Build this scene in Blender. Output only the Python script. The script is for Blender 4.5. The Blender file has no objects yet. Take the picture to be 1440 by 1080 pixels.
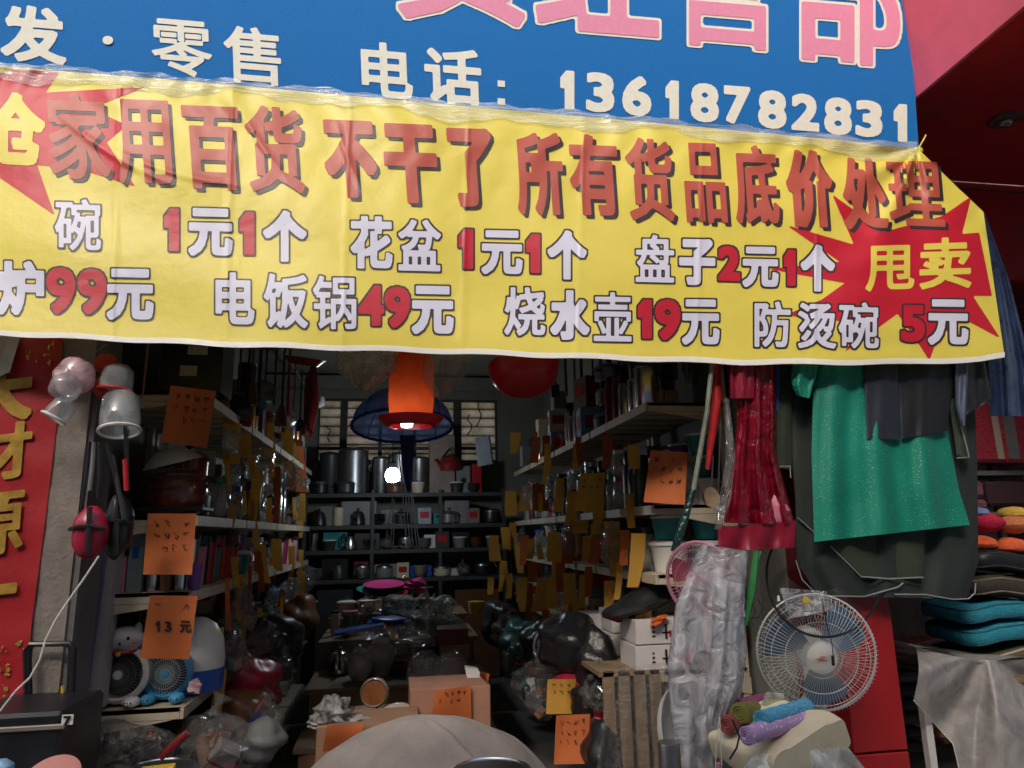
import bpy, bmesh, math, random
import numpy as np
from mathutils import Vector, Matrix, Euler
R = math.radians
rnd = random.Random(7)
C = bpy.context.scene.collection
SC = bpy.context.scene

# ------------------------------------------------------------------ camera
F = 980.0; CX, CY = 720.0, 540.0; EYE = 1.5
_d = Vector((558-CX, -(753-CY), -F)).normalized()
_a = Vector((1, .02, 0)); _x = (_a-_a.dot(_d)*_d).normalized(); _z = _x.cross(_d)
RM = Matrix((_x, _d, _z))                       # camera space -> world
cam = bpy.data.cameras.new('camera'); cam_o = bpy.data.objects.new('camera', cam); C.objects.link(cam_o)
cam.sensor_width = 36; cam.lens = 36*F/1440; cam.clip_start = .05; cam.clip_end = 500
cam_o.matrix_world = Matrix.Translation((0, 0, EYE)) @ RM.to_4x4()
SC.camera = cam_o
def P(px, py, Y):                               # the point at distance Y whose picture position is (px, py)
    v = RM @ Vector((px-CX, -(py-CY), -F)); return Vector((0, 0, EYE)) + v*(Y/v.y)
def PX(x, y, z):
    v = RM.transposed() @ Vector((x, y, z-EYE)); return CX-v.x/v.z*F, CY+v.y/v.z*F

# ------------------------------------------------------------------ light
SUN_EL, SUN_AZ = 38, 205                        # sun high behind the camera's left, veiled by cloud
w = bpy.data.worlds.new("World"); SC.world = w; w.use_nodes = True
nt = w.node_tree; bg = nt.nodes['Background']
sky = nt.nodes.new('ShaderNodeTexSky'); sky.sky_type = 'NISHITA'; sky.sun_disc = False
sky.sun_elevation = R(SUN_EL); sky.sun_rotation = R(SUN_AZ); sky.air_density = 1.2; sky.dust_density = 6.0
nt.links.new(sky.outputs[0], bg.inputs[0]); bg.inputs[1].default_value = .14
sun = bpy.data.lights.new('sun', 'SUN'); sun.energy = 1.5; sun.angle = R(14); sun.color = (1, .97, .92)
so = bpy.data.objects.new('sun', sun); C.objects.link(so)
az = R(SUN_AZ); dirv = Vector((math.sin(az)*math.cos(R(SUN_EL)), math.cos(az)*math.cos(R(SUN_EL)), math.sin(R(SUN_EL))))
so.rotation_euler = dirv.to_track_quat('Z', 'Y').to_euler(); so.location = (0, -3, 12)
SC.view_settings.view_transform = 'Standard'; SC.view_settings.look = 'None'
SC.view_settings.exposure = 0.75; SC.view_settings.gamma = 1; SC.view_settings.use_curve_mapping = False
SC.cycles.use_denoising = True
try: SC.cycles.denoiser = 'OPENIMAGEDENOISE'
except Exception: pass
SC.cycles.max_bounces = 8; SC.cycles.diffuse_bounces = 4; SC.cycles.glossy_bounces = 4
SC.cycles.transparent_max_bounces = 24; SC.cycles.transmission_bounces = 6
SC.cycles.sample_clamp_indirect = 4; SC.cycles.caustics_reflective = False; SC.cycles.caustics_refractive = False

# ------------------------------------------------------------------ materials
MATS = {}
def mat(name, col, rough=.6, metal=0, var=.25, scale=8, bump=0, bscale=40, spec=.5, alpha=None, trans=0, emit=None, dirt=0, stretch=None, coat=0, tl=0):
    if name in MATS: return MATS[name]
    m = bpy.data.materials.new(name); m.use_nodes = True; n = m.node_tree; L = n.links
    b = n.nodes['Principled BSDF']
    b.inputs['Roughness'].default_value = rough; b.inputs['Metallic'].default_value = metal
    b.inputs['Specular IOR Level'].default_value = spec
    if coat: b.inputs['Coat Weight'].default_value = coat; b.inputs['Coat Roughness'].default_value = .12
    tc = n.nodes.new('ShaderNodeTexCoord'); mp = n.nodes.new('ShaderNodeMapping'); L.new(tc.outputs['Object'], mp.inputs[0])
    if stretch: mp.inputs['Scale'].default_value = stretch
    no = n.nodes.new('ShaderNodeTexNoise'); no.inputs['Scale'].default_value = scale; no.inputs['Detail'].default_value = 7; no.inputs['Roughness'].default_value = .65
    L.new(mp.outputs[0], no.inputs[0])
    mx = n.nodes.new('ShaderNodeMix'); mx.data_type = 'RGBA'
    c = Vector(col[:3])
    mx.inputs[6].default_value = (*(c*(1-var)), 1); mx.inputs[7].default_value = (*[min(.95, k*(1+var)) for k in c], 1)
    mr = n.nodes.new('ShaderNodeMapRange'); mr.inputs[1].default_value = .3; mr.inputs[2].default_value = .7
    L.new(no.outputs[0], mr.inputs[0]); L.new(mr.outputs[0], mx.inputs[0]); out = mx.outputs[2]
    if dirt:
        n2 = n.nodes.new('ShaderNodeTexNoise'); n2.inputs['Scale'].default_value = scale*.6; n2.inputs['Detail'].default_value = 10; n2.inputs['Roughness'].default_value = .75
        L.new(mp.outputs[0], n2.inputs[0]); r2 = n.nodes.new('ShaderNodeMapRange'); r2.inputs[1].default_value = .52; r2.inputs[2].default_value = .7; r2.inputs[4].default_value = dirt
        L.new(n2.outputs[0], r2.inputs[0]); m2 = n.nodes.new('ShaderNodeMix'); m2.data_type = 'RGBA'; m2.inputs[7].default_value = (.06, .05, .04, 1)
        L.new(r2.outputs[0], m2.inputs[0]); L.new(out, m2.inputs[6]); out = m2.outputs[2]
    L.new(out, b.inputs['Base Color'])
    rr = n.nodes.new('ShaderNodeMapRange'); rr.inputs[3].default_value = max(.03, rough-.08); rr.inputs[4].default_value = min(1, rough+.1)
    L.new(no.outputs[0], rr.inputs[0]); L.new(rr.outputs[0], b.inputs['Roughness'])
    if bump:
        nb = n.nodes.new('ShaderNodeTexNoise'); nb.inputs['Scale'].default_value = bscale; nb.inputs['Detail'].default_value = 5
        L.new(mp.outputs[0], nb.inputs[0]); bp = n.nodes.new('ShaderNodeBump'); bp.inputs['Strength'].default_value = bump; bp.inputs['Distance'].default_value = .01
        L.new(nb.outputs[0], bp.inputs['Height']); L.new(bp.outputs[0], b.inputs['Normal'])
    if trans: b.inputs['Transmission Weight'].default_value = trans
    if emit: b.inputs['Emission Color'].default_value = (*emit[0], 1); b.inputs['Emission Strength'].default_value = emit[1]
    if alpha is not None: b.inputs['Alpha'].default_value = alpha
    if tl:
        ts = n.nodes.new('ShaderNodeBsdfTranslucent'); L.new(out, ts.inputs[0]); ms = n.nodes.new('ShaderNodeMixShader'); ms.inputs[0].default_value = tl
        o = n.nodes['Material Output']; L.new(b.outputs[0], ms.inputs[1]); L.new(ts.outputs[0], ms.inputs[2]); L.new(ms.outputs[0], o.inputs[0])
    MATS[name] = m; return m
def film(name, tint=(.9, .9, .9), clear=.8, milk=.35, rough=.12, bscale=30, bump=.6, stretch=None, even=.3):
    """crumpled clear plastic: mostly see-through, a little milky, with sharp creased reflections"""
    if name in MATS: return MATS[name]
    m = bpy.data.materials.new(name); m.use_nodes = True; n = m.node_tree; L = n.links; n.nodes.clear()
    o = n.nodes.new('ShaderNodeOutputMaterial'); tr = n.nodes.new('ShaderNodeBsdfTransparent'); tr.inputs[0].default_value = (*tint, 1)
    gl = n.nodes.new('ShaderNodeBsdfGlossy'); gl.inputs['Roughness'].default_value = rough
    df = n.nodes.new('ShaderNodeBsdfDiffuse'); df.inputs[0].default_value = (*tint, 1)
    tc = n.nodes.new('ShaderNodeTexCoord'); nb = n.nodes.new('ShaderNodeTexNoise'); nb.inputs['Scale'].default_value = bscale; nb.inputs['Detail'].default_value = 4; nb.inputs['Distortion'].default_value = 1.2
    mp = n.nodes.new('ShaderNodeMapping'); L.new(tc.outputs['Object'], mp.inputs[0]); L.new(mp.outputs[0], nb.inputs[0])
    if stretch: mp.inputs['Scale'].default_value = stretch
    bp = n.nodes.new('ShaderNodeBump'); bp.inputs['Strength'].default_value = bump; bp.inputs['Distance'].default_value = .03
    L.new(nb.outputs[0], bp.inputs['Height']); L.new(bp.outputs[0], gl.inputs['Normal']); L.new(bp.outputs[0], df.inputs['Normal'])
    lw = n.nodes.new('ShaderNodeLayerWeight'); lw.inputs[0].default_value = .5; L.new(bp.outputs[0], lw.inputs['Normal'])
    pw = n.nodes.new('ShaderNodeMath'); pw.operation = 'POWER'; pw.inputs[1].default_value = 3.0; L.new(lw.outputs['Facing'], pw.inputs[0])
    fr = n.nodes.new('ShaderNodeMapRange'); fr.inputs[3].default_value = .045; fr.inputs[4].default_value = .42; L.new(pw.outputs[0], fr.inputs[0])
    mr = n.nodes.new('ShaderNodeMapRange'); mr.inputs[1].default_value = .35; mr.inputs[2].default_value = .65; mr.inputs[3].default_value = min(1, milk*even); mr.inputs[4].default_value = min(1, milk)
    L.new(nb.outputs[0], mr.inputs[0])
    a = n.nodes.new('ShaderNodeMixShader'); L.new(mr.outputs[0], a.inputs[0]); L.new(tr.outputs[0], a.inputs[1]); L.new(df.outputs[0], a.inputs[2])
    k = n.nodes.new('ShaderNodeMixShader'); L.new(fr.outputs[0], k.inputs[0]); L.new(a.outputs[0], k.inputs[1]); L.new(gl.outputs[0], k.inputs[2])
    L.new(k.outputs[0], o.inputs[0]); MATS[name] = m; return m

# ------------------------------------------------------------------ mesh helpers
class MB:
    def __init__(s): s.v = []; s.f = []
    def add(s, vs, fs):
        k = len(s.v); s.v += [tuple(v) for v in vs]; s.f += [tuple(i+k for i in f) for f in fs]; return s
    def box(s, c, d, rot=None, bev=.0):
        x, y, z = [k/2 for k in d]; M = rot.to_matrix() if rot else None; vs = []
        b = min(bev, x*.9, y*.9, z*.9)
        if b > 0:
            for sx in (-1, 1):
                for sy in (-1, 1):
                    for sz in (-1, 1):
                        vs += [(sx*(x-b), sy*(y-b), sz*z), (sx*(x-b), sy*y, sz*(z-b)), (sx*x, sy*(y-b), sz*(z-b))]
            me = [Vector(v) for v in vs]
            bm = bmesh.new(); [bm.verts.new(v) for v in me]; bmesh.ops.convex_hull(bm, input=bm.verts); bm.verts.index_update()
            vs = [v.co.copy() for v in bm.verts]; fs = [[v.index for v in f.verts] for f in bm.faces]; bm.free()
        else:
            vs = [Vector((sx*x, sy*y, sz*z)) for sx in (-1, 1) for sy in (-1, 1) for sz in (-1, 1)]
            fs = [(0, 1, 3, 2), (4, 6, 7, 5), (0, 4, 5, 1), (2, 3, 7, 6), (0, 2, 6, 4), (1, 5, 7, 3)]
        if M: vs = [M @ v for v in vs]
        return s.add([v+Vector(c) for v in vs], fs)
    def tube(s, pts, r, n=6, cap=True, closed=False):
        pts = [Vector(p) for p in pts]; N = len(pts); rs = r if isinstance(r, (list, tuple)) else [r]*N; vs = []; fs = []; up = None
        for i, p in enumerate(pts):
            if closed: t = pts[(i+1) % N]-pts[i-1]
            else: t = pts[min(i+1, N-1)]-pts[max(i-1, 0)]
            t.normalize()
            if up is None: up = t.orthogonal().normalized()
            up = (up-up.dot(t)*t).normalized(); sd = t.cross(up)
            for k in range(n):
                a = 2*math.pi*k/n; vs.append(p+rs[i]*(math.cos(a)*up+math.sin(a)*sd))
        for i in range(N if closed else N-1):
            j = (i+1) % N
            for k in range(n): fs.append((i*n+k, i*n+(k+1) % n, j*n+(k+1) % n, j*n+k))
        if cap and not closed: fs += [tuple(range(n))[::-1], tuple((N-1)*n+k for k in range(n))]
        return s.add(vs, fs)
    def lathe(s, prof, n=20, c=(0, 0, 0), rot=None, sx=1, sy=1):
        vs = []; fs = []
        for r, z in prof:
            for k in range(n):
                a = 2*math.pi*k/n; vs.append(Vector((r*sx*math.cos(a), r*sy*math.sin(a), z)))
        for i in range(len(prof)-1):
            for k in range(n): fs.append((i*n+k, i*n+(k+1) % n, (i+1)*n+(k+1) % n, (i+1)*n+k))
        if prof[0][0] > 1e-4: fs.append(tuple(range(n))[::-1])
        if prof[-1][0] > 1e-4 and prof[-1] != prof[0]: fs.append(tuple((len(prof)-1)*n+k for k in range(n)))
        if rot: M = rot.to_matrix(); vs = [M @ v for v in vs]
        return s.add([v+Vector(c) for v in vs], fs)
    def grid(s, fn, nu, nv, wrap=False):
        vs = [fn(i/nu, j/nv) for j in range(nv+1) for i in range(nu if wrap else nu+1)]; W = nu if wrap else nu+1
        fs = [(j*W+i, j*W+(i+1) % W, (j+1)*W+(i+1) % W, (j+1)*W+i) for j in range(nv) for i in range(nu)]
        return s.add(vs, fs)
    def blob(s, c, r, amp=.15, n=14, m=9, seed=0, rot=None, flat=0, fr=3.0):
        rr = random.Random(seed); ph = [rr.uniform(0, 6.28) for _ in range(9)]; vs = []
        M = rot.to_matrix() if rot else None
        for j in range(m+1):
            t = math.pi*j/m
            for k in range(n):
                a = 2*math.pi*k/n; d = Vector((math.sin(t)*math.cos(a), math.sin(t)*math.sin(a), math.cos(t)))
                q = 1+amp*(math.sin(fr*d.x+ph[0])*math.sin(fr*d.y+ph[1])+.7*math.sin(2.1*fr*d.z+ph[2]+2*d.x)+.5*math.sin(2.7*fr*d.x+ph[3])*math.cos(2.3*fr*d.y+ph[4]))
                v = Vector((d.x*r[0]*q, d.y*r[1]*q, d.z*r[2]*q))
                if flat and v.z < -r[2]*flat: v.z = -r[2]*flat
                if M: v = M @ v
                vs.append(v+Vector(c))
        fs = [(j*n+k, (j+1)*n+k, (j+1)*n+(k+1) % n, j*n+(k+1) % n) for j in range(m) for k in range(n)]
        return s.add(vs, fs)
    def build(s, name, m, parent=None, smooth=True, ang=35):
        me = bpy.data.meshes.new(name); o0 = parent.location if parent else Vector((0, 0, 0))
        if parent and parent.parent: o0 = parent.parent.location
        me.from_pydata([(v[0]-o0[0], v[1]-o0[1], v[2]-o0[2]) for v in s.v], [], s.f); me.update()
        me.validate()
        if smooth:
            me.polygons.foreach_set('use_smooth', [True]*len(me.polygons)); me.set_sharp_from_angle(angle=R(ang))
        me.materials.append(m); o = bpy.data.objects.new(name, me); C.objects.link(o)
        if parent: o.parent = parent
        return o
def tag(o, label=None, cat=None, group=None, kind=None):
    if label: o['label'] = label
    if cat: o['category'] = cat
    if group: o['group'] = group
    if kind: o['kind'] = kind
    return o
def thing(name, loc, label, cat, group=None):
    o = bpy.data.objects.new(name, None); C.objects.link(o); o.location = loc; o.empty_display_size = .05
    return tag(o, label, cat, group)
def struct(name, mb, m, smooth=False): return tag(mb.build(name, m, None, smooth), kind='structure')
def copy_thing(src, loc, rz, scale, label, group=None, mats=None):
    def cp(o, par):
        c = o.copy(); C.objects.link(c)
        if par: c.parent = par
        for ch in o.children: cp(ch, c)
        return c
    r = cp(src, None); r.location = loc; r.rotation_euler = (0, 0, rz); r.scale = scale if isinstance(scale, (tuple, list)) else (scale,)*3
    r['label'] = label
    if group: r['group'] = group
    if mats:
        for ch in r.children_recursive:
            base = ch.name.split('.')[0]
            if base in mats: ch.material_slots[0].link = 'OBJECT'; ch.material_slots[0].material = mats[base]
    return r

# ------------------------------------------------------------------ lettering: real outlines from the built-in font, thickened by distance
CH = "发零售电话贸经营部家用百货不干了所有品底价处理仓碗元个花盆盘子甩卖炉饭锅烧水壶防烫大财源广1234567890:"
SEG = {}
def load_font():
    obs = []
    for c in CH:
        cu = bpy.data.curves.new('glyph', 'FONT'); cu.body = c; cu.resolution_u = 4
        o = bpy.data.objects.new('glyph', cu); C.objects.link(o); obs.append((c, o, cu))
    bpy.context.view_layer.update(); dg = bpy.context.evaluated_depsgraph_get()
    for c, o, cu in obs:
        ev = o.evaluated_get(dg); me = ev.to_mesh()
        V = np.array([v.co[:2] for v in me.vertices]); cnt = {}
        for p in me.polygons:
            for k in p.edge_keys: cnt[k] = cnt.get(k, 0)+1
        E = np.array([[V[a], V[b]] for (a, b), n in cnt.items() if n == 1]); ev.to_mesh_clear()
        lo = V.min(0); hi = V.max(0); SEG[c] = ((E-lo)/(hi-lo))
        bpy.data.objects.remove(o); bpy.data.curves.remove(cu)
load_font()
_o = [(.52, 0), (.52, .74), (.12, .60), (.12, .80), (.60, 1), (.98, 1), (.98, 0)]; SEG['1'] = np.array([[_o[i], _o[(i+1) % 7]] for i in range(7)])
def glyph_field(ch, w, h, bold, step):
    """signed distance (picture px) on a grid over a w x h box"""
    S = SEG[ch]*np.array([max(1, w-2*bold), max(1, h-2*bold)])+bold
    nx = int(math.ceil((w+12)/step))+1; ny = int(math.ceil((h+12)/step))+1
    gx = -6+np.arange(nx)*step; gy = -6+np.arange(ny)*step
    X, Y = np.meshgrid(gx, gy); Pn = np.stack([X.ravel(), Y.ravel()], 1)
    A = S[:, 0]; B = S[:, 1]; D = B-A; L2 = (D**2).sum(1)+1e-9
    ap = Pn[:, None, :]-A[None]; t = np.clip((ap*D[None]).sum(2)/L2, 0, 1)
    d = ((np.abs(ap-t[..., None]*D[None])**5).sum(2)**.2).min(1)
    c1 = (A[None, :, 1] > Pn[:, None, 1]) != (B[None, :, 1] > Pn[:, None, 1])
    xi = A[None, :, 0]+(Pn[:, None, 1]-A[None, :, 1])/(D[None, :, 1]+1e-12)*D[None, :, 0]
    ins = ((c1 & (Pn[:, None, 0] < xi)).sum(1) % 2) == 1
    return gx, gy, np.where(ins, d, -d).reshape(ny, nx)
def contour(gx, gy, Fv):
    """cells where the field is positive, cut along its zero line"""
    ny, nx = Fv.shape; ins = Fv > 0; s = ins[:-1, :-1].astype(int)+ins[1:, :-1]+ins[:-1, 1:]+ins[1:, 1:]
    vid = {}; V = []; Fc = []
    def nv(k, p):
        if k not in vid: vid[k] = len(V); V.append(p)
        return vid[k]
    for j, i in zip(*np.nonzero(s)):
        cs = [(i, j), (i+1, j), (i+1, j+1), (i, j+1)]; poly = []
        for a in range(4):
            p = cs[a]; q = cs[(a+1) % 4]; fp = Fv[p[1], p[0]]; fq = Fv[q[1], q[0]]
            if fp > 0: poly.append(nv(p, (gx[p[0]], gy[p[1]])))
            if (fp > 0) != (fq > 0):
                t = fp/(fp-fq); k = (min(p, q), max(p, q)); poly.append(nv(k, (gx[p[0]]+t*(gx[q[0]]-gx[p[0]]), gy[p[1]]+t*(gy[q[1]]-gy[p[1]]))))
        if len(poly) >= 3: Fc.append(tuple(poly))
    return V, Fc
FLD = {}
def letter(ch, box, name, m, surf, parent, lift, bold=2.5, grow=0, dx=0, dy=0, slope=0, lean=0, step=1.6):
    x0, y0, x1, y1 = box; w = x1-x0; h = y1-y0
    key = (ch, w, h, bold, step)
    if key not in FLD:
        for _ in range(6):                       # dense characters get thinner strokes so that they stay open
            fld = glyph_field(ch, w, h, bold, step); x_, y_, f_ = fld
            if (f_ > -bold).sum()*step*step <= .60*w*h or ch.isdigit(): break
            bold *= .82
        FLD[key] = (*fld, bold)
    gx, gy, Fv, bold = FLD[key]; V, Fc = contour(gx, gy, Fv+bold+grow)
    cx = w/2; mb = MB()
    vs = []
    for (x, y) in V:
        yy = h-y; vs.append(surf(x0+x+lean*(y-h/2)/h+dx, y0+yy+slope*(x-cx)+dy, lift))
    mb.add(vs, [f[::1] for f in Fc]); o = mb.build(name, m, parent, smooth=False)
    return o

# ------------------------------------------------------------------ palette
M_concrete = mat('weathered_concrete', (.22, .19, .165), .9, var=.3, scale=6, bump=.5, bscale=60, dirt=.6)
M_reveal = mat('grey_render', (.13, .125, .125), .9, var=.25, scale=5, bump=.4, bscale=50, dirt=.5)
M_wall = mat('old_whitewash', (.20, .20, .165), .9, var=.15, scale=2, bump=.2, dirt=.5)
M_floor = mat('worn_cement_floor', (.16, .155, .15), .7, var=.3, scale=3, bump=.2, dirt=.6)
M_street = mat('street_paving', (.34, .33, .31), .9, var=.2, scale=2, bump=.3, dirt=.4)
M_red = mat('red_painted_panel', (.36, .009, .012), .42, var=.16, scale=4, bump=.08, bscale=25, dirt=.45)
M_redlit = mat('lit_faded_red_paint', (.62, .10, .15), .55, var=.25, scale=1.2, bump=.1, dirt=.1)  # faded red, paled further to pink for the sky light falling on it
M_blue = mat('sign_blue_vinyl', (.012, .145, .44), .75, var=.30, scale=160, bump=.25, bscale=420, spec=.12, dirt=.35)
M_white = mat('white_vinyl', (.70, .70, .62), .7, spec=.15, var=.06, scale=30)
M_pink = mat('pink_vinyl', (.66, .25, .38), .7, spec=.15, var=.05, scale=40)
M_alum = mat('sign_edge_aluminium', (.45, .47, .5), .4, metal=.8, var=.1)
BK = dict(rough=.40, bump=.35, bscale=13, spec=.38, tl=.18)
M_yel = mat('banner_yellow', (.88, .74, .12), var=.05, scale=3, **BK)
M_bred = mat('banner_red', (.62, .02, .045), var=.05, scale=3, **BK)
M_sal = mat('banner_salmon_ink', (.54, .11, .075), var=.08, scale=5, **BK)
M_shadow = mat('banner_charcoal_ink', (.05, .035, .04), var=.1, scale=5, **BK)
M_lav = mat('banner_lavender_ink', (.76, .76, .92), var=.05, scale=4, **BK)
M_hem = mat('banner_bright_hem', (.9, .9, .84), var=.03, scale=4, **BK)  # hem margin; its near-white also paints in the overexposed bright edge
M_gold = mat('gold_brush_ink', (.45, .27, .045), .4, metal=.35, var=.45, scale=14)
M_scroll = mat('red_couplet_paper', (.36, .008, .014), .5, var=.15, scale=3, bump=.15, dirt=.12)
M_cream = mat('cream_enamel_shelf', (.52, .45, .33), .5, var=.12, scale=4, bump=.05, dirt=.45)
M_steel = mat('polished_steel', (.62, .64, .66), .2, metal=1, var=.12, scale=6)
M_dsteel = mat('dull_steel', (.36, .37, .38), .36, metal=1, var=.2, scale=6)
M_black = mat('black_plastic', (.014, .014, .016), .32, var=.3)
M_dred = mat('dark_red_lacquer', (.20, .014, .014), .25, var=.3)
M_brown = mat('brown_glaze', (.12, .028, .016), .18, var=.4, coat=.5)
M_whitep = mat('white_plastic', (.68, .67, .64), .35, var=.06, dirt=.15)
M_card = mat('brown_cardboard', (.33, .19, .115), .85, var=.15, scale=5, bump=.1, dirt=.2)
M_wood = mat('pale_wood', (.24, .17, .10), .6, var=.3, scale=9, stretch=(1, 1, 8))
M_or = mat('orange_paper', (.55, .14, .035), .75, var=.06, scale=4)
M_yo = mat('amber_paper', (.60, .31, .045), .75, var=.1, scale=4, tl=.25)
M_ink = mat('dark_marker_ink', (.03, .015, .012), .6, var=.1)
M_film = film('clear_cellophane', milk=.10, rough=.04, bscale=34, bump=1.0)
M_filmd = film('dusty_polythene', (.74, .74, .77), milk=.62, rough=.2, bscale=13, bump=.7, even=.2)
M_tape = film('clear_packing_tape', (.95, .97, .95), milk=.34, rough=.14, bscale=7, bump=.45, stretch=(.5, 1, 9))
PAL = {}
for n, c, r, me in [('red', (.42, .015, .02), .3, 0), ('crimson', (.33, .012, .04), .3, 0), ('orange', (.65, .13, .02), .35, 0), ('yellow', (.6, .4, .04), .4, 0),
    ('green', (.03, .2, .06), .35, 0), ('teal', (.02, .22, .22), .35, 0), ('blue', (.02, .09, .42), .35, 0), ('pale blue', (.22, .42, .6), .35, 0), ('pink', (.6, .2, .28), .4, 0),
    ('magenta', (.55, .03, .2), .4, 0), ('purple', (.16, .06, .28), .4, 0), ('white', (.66, .65, .62), .4, 0), ('cream', (.6, .52, .38), .5, 0), ('grey', (.2, .2, .2), .5, 0),
    ('black', (.016, .016, .018), .35, 0), ('brown', (.16, .07, .03), .4, 0), ('silver', (.62, .64, .66), .2, 1), ('copper', (.55, .26, .1), .25, 1), ('charcoal', (.05, .052, .055), .4, .3)]:
    PAL[n] = mat('plain_'+n.replace(' ', '_'), c, r, metal=me, var=.15)

# ------------------------------------------------------------------ the setting
g = MB(); g.box((0, 0, -.1), (120, 120, .2)); struct('street_ground', g, M_street)
g = MB(); g.box((.1, 5.6, .02), (3.6, 5.0, .06)); struct('shop_floor', g, M_floor)
XL, XR, YB, ZC = -1.47, 1.70, 8.0, 3.3
def wall(name, boxes, m, label, cat='wall'):
    b = MB(); [b.box(((a+c_)/2, (p+q)/2, (r_+s_)/2), (c_-a, q-p, s_-r_)) for a, c_, p, q, r_, s_ in boxes]
    return tag(b.build(name, m, None, False), label, cat)
wx0 = P(447, 600, YB).x; wx1 = P(700, 600, YB).x; wz0 = P(570, 650, YB).z; wz1 = P(570, 561, YB).z
wall('side_wall', [(XL-.2, XL, 3.2, YB, 0, ZC)], M_wall, 'whitewashed wall behind the left shelves of the dim shop')
wall('side_wall', [(XR, XR+.15, 3.2, YB, 0, ZC)], M_wall, 'whitewashed wall behind the right shelves of the dim shop')
bw = thing('back_wall', (0, YB, 0), 'grey green back wall of the shop with a barred louvre window', 'wall')
b = MB(); b.box(((XL+XR)/2, YB+.1, wz0/2), (XR-XL+.4, .2, wz0)); b.box(((XL+XR)/2, YB+.1, (wz1+ZC+.3)/2), (XR-XL+.4, .2, ZC+.3-wz1))
b.box(((XL-.2+wx0)/2, YB+.1, (wz0+wz1)/2), (wx0-XL+.2, .2, wz1-wz0)); b.box(((XR+.2+wx1)/2, YB+.1, (wz0+wz1)/2), (XR+.2-wx1, .2, wz1-wz0))
b.build('masonry', M_wall, bw, False)
b = MB(); b.box(((XL+XR)/2, YB-.08, wz1+.16), (XR-XL, .16, .14)); b.build('beam', M_wall, bw, False)
# louvre window: frame, mullions and single dusty panes
win = thing('louvre_window', ((wx0+wx1)/2, YB, wz0), 'dirty louvre glass window with dark frame high on the back wall', 'window')
M_frame = mat('dark_window_frame', (.05, .045, .04), .6, var=.2)
M_pane = mat('dusty_louvre_glass', (.80, .66, .54), .5, var=.3, scale=5, dirt=.4, tl=.9)
cols = [(449, 478), (488, 532), (538, 580), (586, 638), (649, 697)]
xs = [(P(a, 600, YB).x, P(c_, 600, YB).x) for a, c_ in cols]
b = MB()
for i in range(len(xs)+1):
    l = xs[i-1][1] if i else wx0; r_ = xs[i][0] if i < len(xs) else wx1
    b.box(((l+r_)/2, YB+.05, (wz0+wz1)/2), (max(r_-l, .012), .06, wz1-wz0))
b.box(((wx0+wx1)/2, YB+.05, wz1-.012), (wx1-wx0, .07, .024)); b.box(((wx0+wx1)/2, YB+.05, wz0+.012), (wx1-wx0, .07, .024))
b.box(((wx0+wx1)/2, YB+.045, P(570, 630, YB).z), (wx1-wx0, .07, .03)); nr = 7; ph = (wz1-wz0)/nr
for k in range(1, nr): b.box(((wx0+wx1)/2, YB+.08, wz0+k*ph), (wx1-wx0, .02, .02))
b.build('frame', M_frame, win, False)
for a, c_ in xs:
    for k in range(nr):
        zc = wz0+(k+.5)*ph; q = rnd.uniform(-.05, .05); b = MB()
        b.box(((a+c_)/2, YB+.06, zc), (c_-a-.004, .006, ph-.007), Euler((-.06+q*.5, q*.3, 0))); b.build('pane', M_pane, win, False)
for px, y0, y1 in [(463, 600, 622), (660, 583, 612), (672, 565, 600)]:
    b = MB(); p = [P(px+rnd.uniform(-6, 6), y0+(y1-y0)*t/4, YB-.0) for t in range(5)]; b.tube(p, .008, 5); b.build('crack_tape', M_frame, win)
b = MB(); b.box(((XL+XR)/2, 5.75, ZC+.05), (XR-XL+.3, 4.9, .1)); struct('shop_ceiling', b, M_wall)
# front building
pier_x = P(112, 700, 3.0).x
wall('front_pier', [(-6, pier_x, 3.0, 3.22, 0, 2.6)], M_concrete, 'weathered brown concrete pier at the left of the shop opening', 'pier')
b = MB(); b.box((pier_x+.012, 3.11, 1.3), (.024, .2, 2.6)); tag(b.build('door_track', M_reveal, None, False), 'dull grey shutter track on the edge of the left pier', 'shutter track')
wall('building_front', [(-6, 2.12, 3.08, 3.3, 2.42, 6.2), (2.12, 6, 3.9, 4.1, 3.3, 6.2), (2.15, 6, 5.2, 5.4, 0, 3.5), (5.0, 5.2, 3.0, 5.2, 0, 3.28)], M_concrete, 'concrete front of the building above and beside the shop opening', 'building')
pz = P(1240, 1058, 3.0).z
pil = thing('shop_pillar', (P(1215, 950, 3.0).x, 3.0, 0), 'glossy red clad pillar standing behind the white fan', 'pillar')
b = MB(); x0, x1 = P(1195, 1000, 3.0).x, P(1264, 950, 3.0).x
b.box(((x0+x1)/2, 3.1, (pz+2.42)/2), (x1-x0, .2, 2.42-pz-.006), bev=.004); b.build('panel', M_red, pil, False)
b = MB(); b.box(((x0+x1)/2, 3.1, (pz-.006)/2), (x1-x0+.004, .2, pz-.006), bev=.004); b.build('panel', M_red, pil, False)
wall('party_wall', [(XR+.15, x1-.02, 3.22, 5.2, 0, 3.0)], mat('dark_red_wall', (.12, .01, .012), .6, var=.2), 'dark red side wall inside the neighbouring shop')
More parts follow.
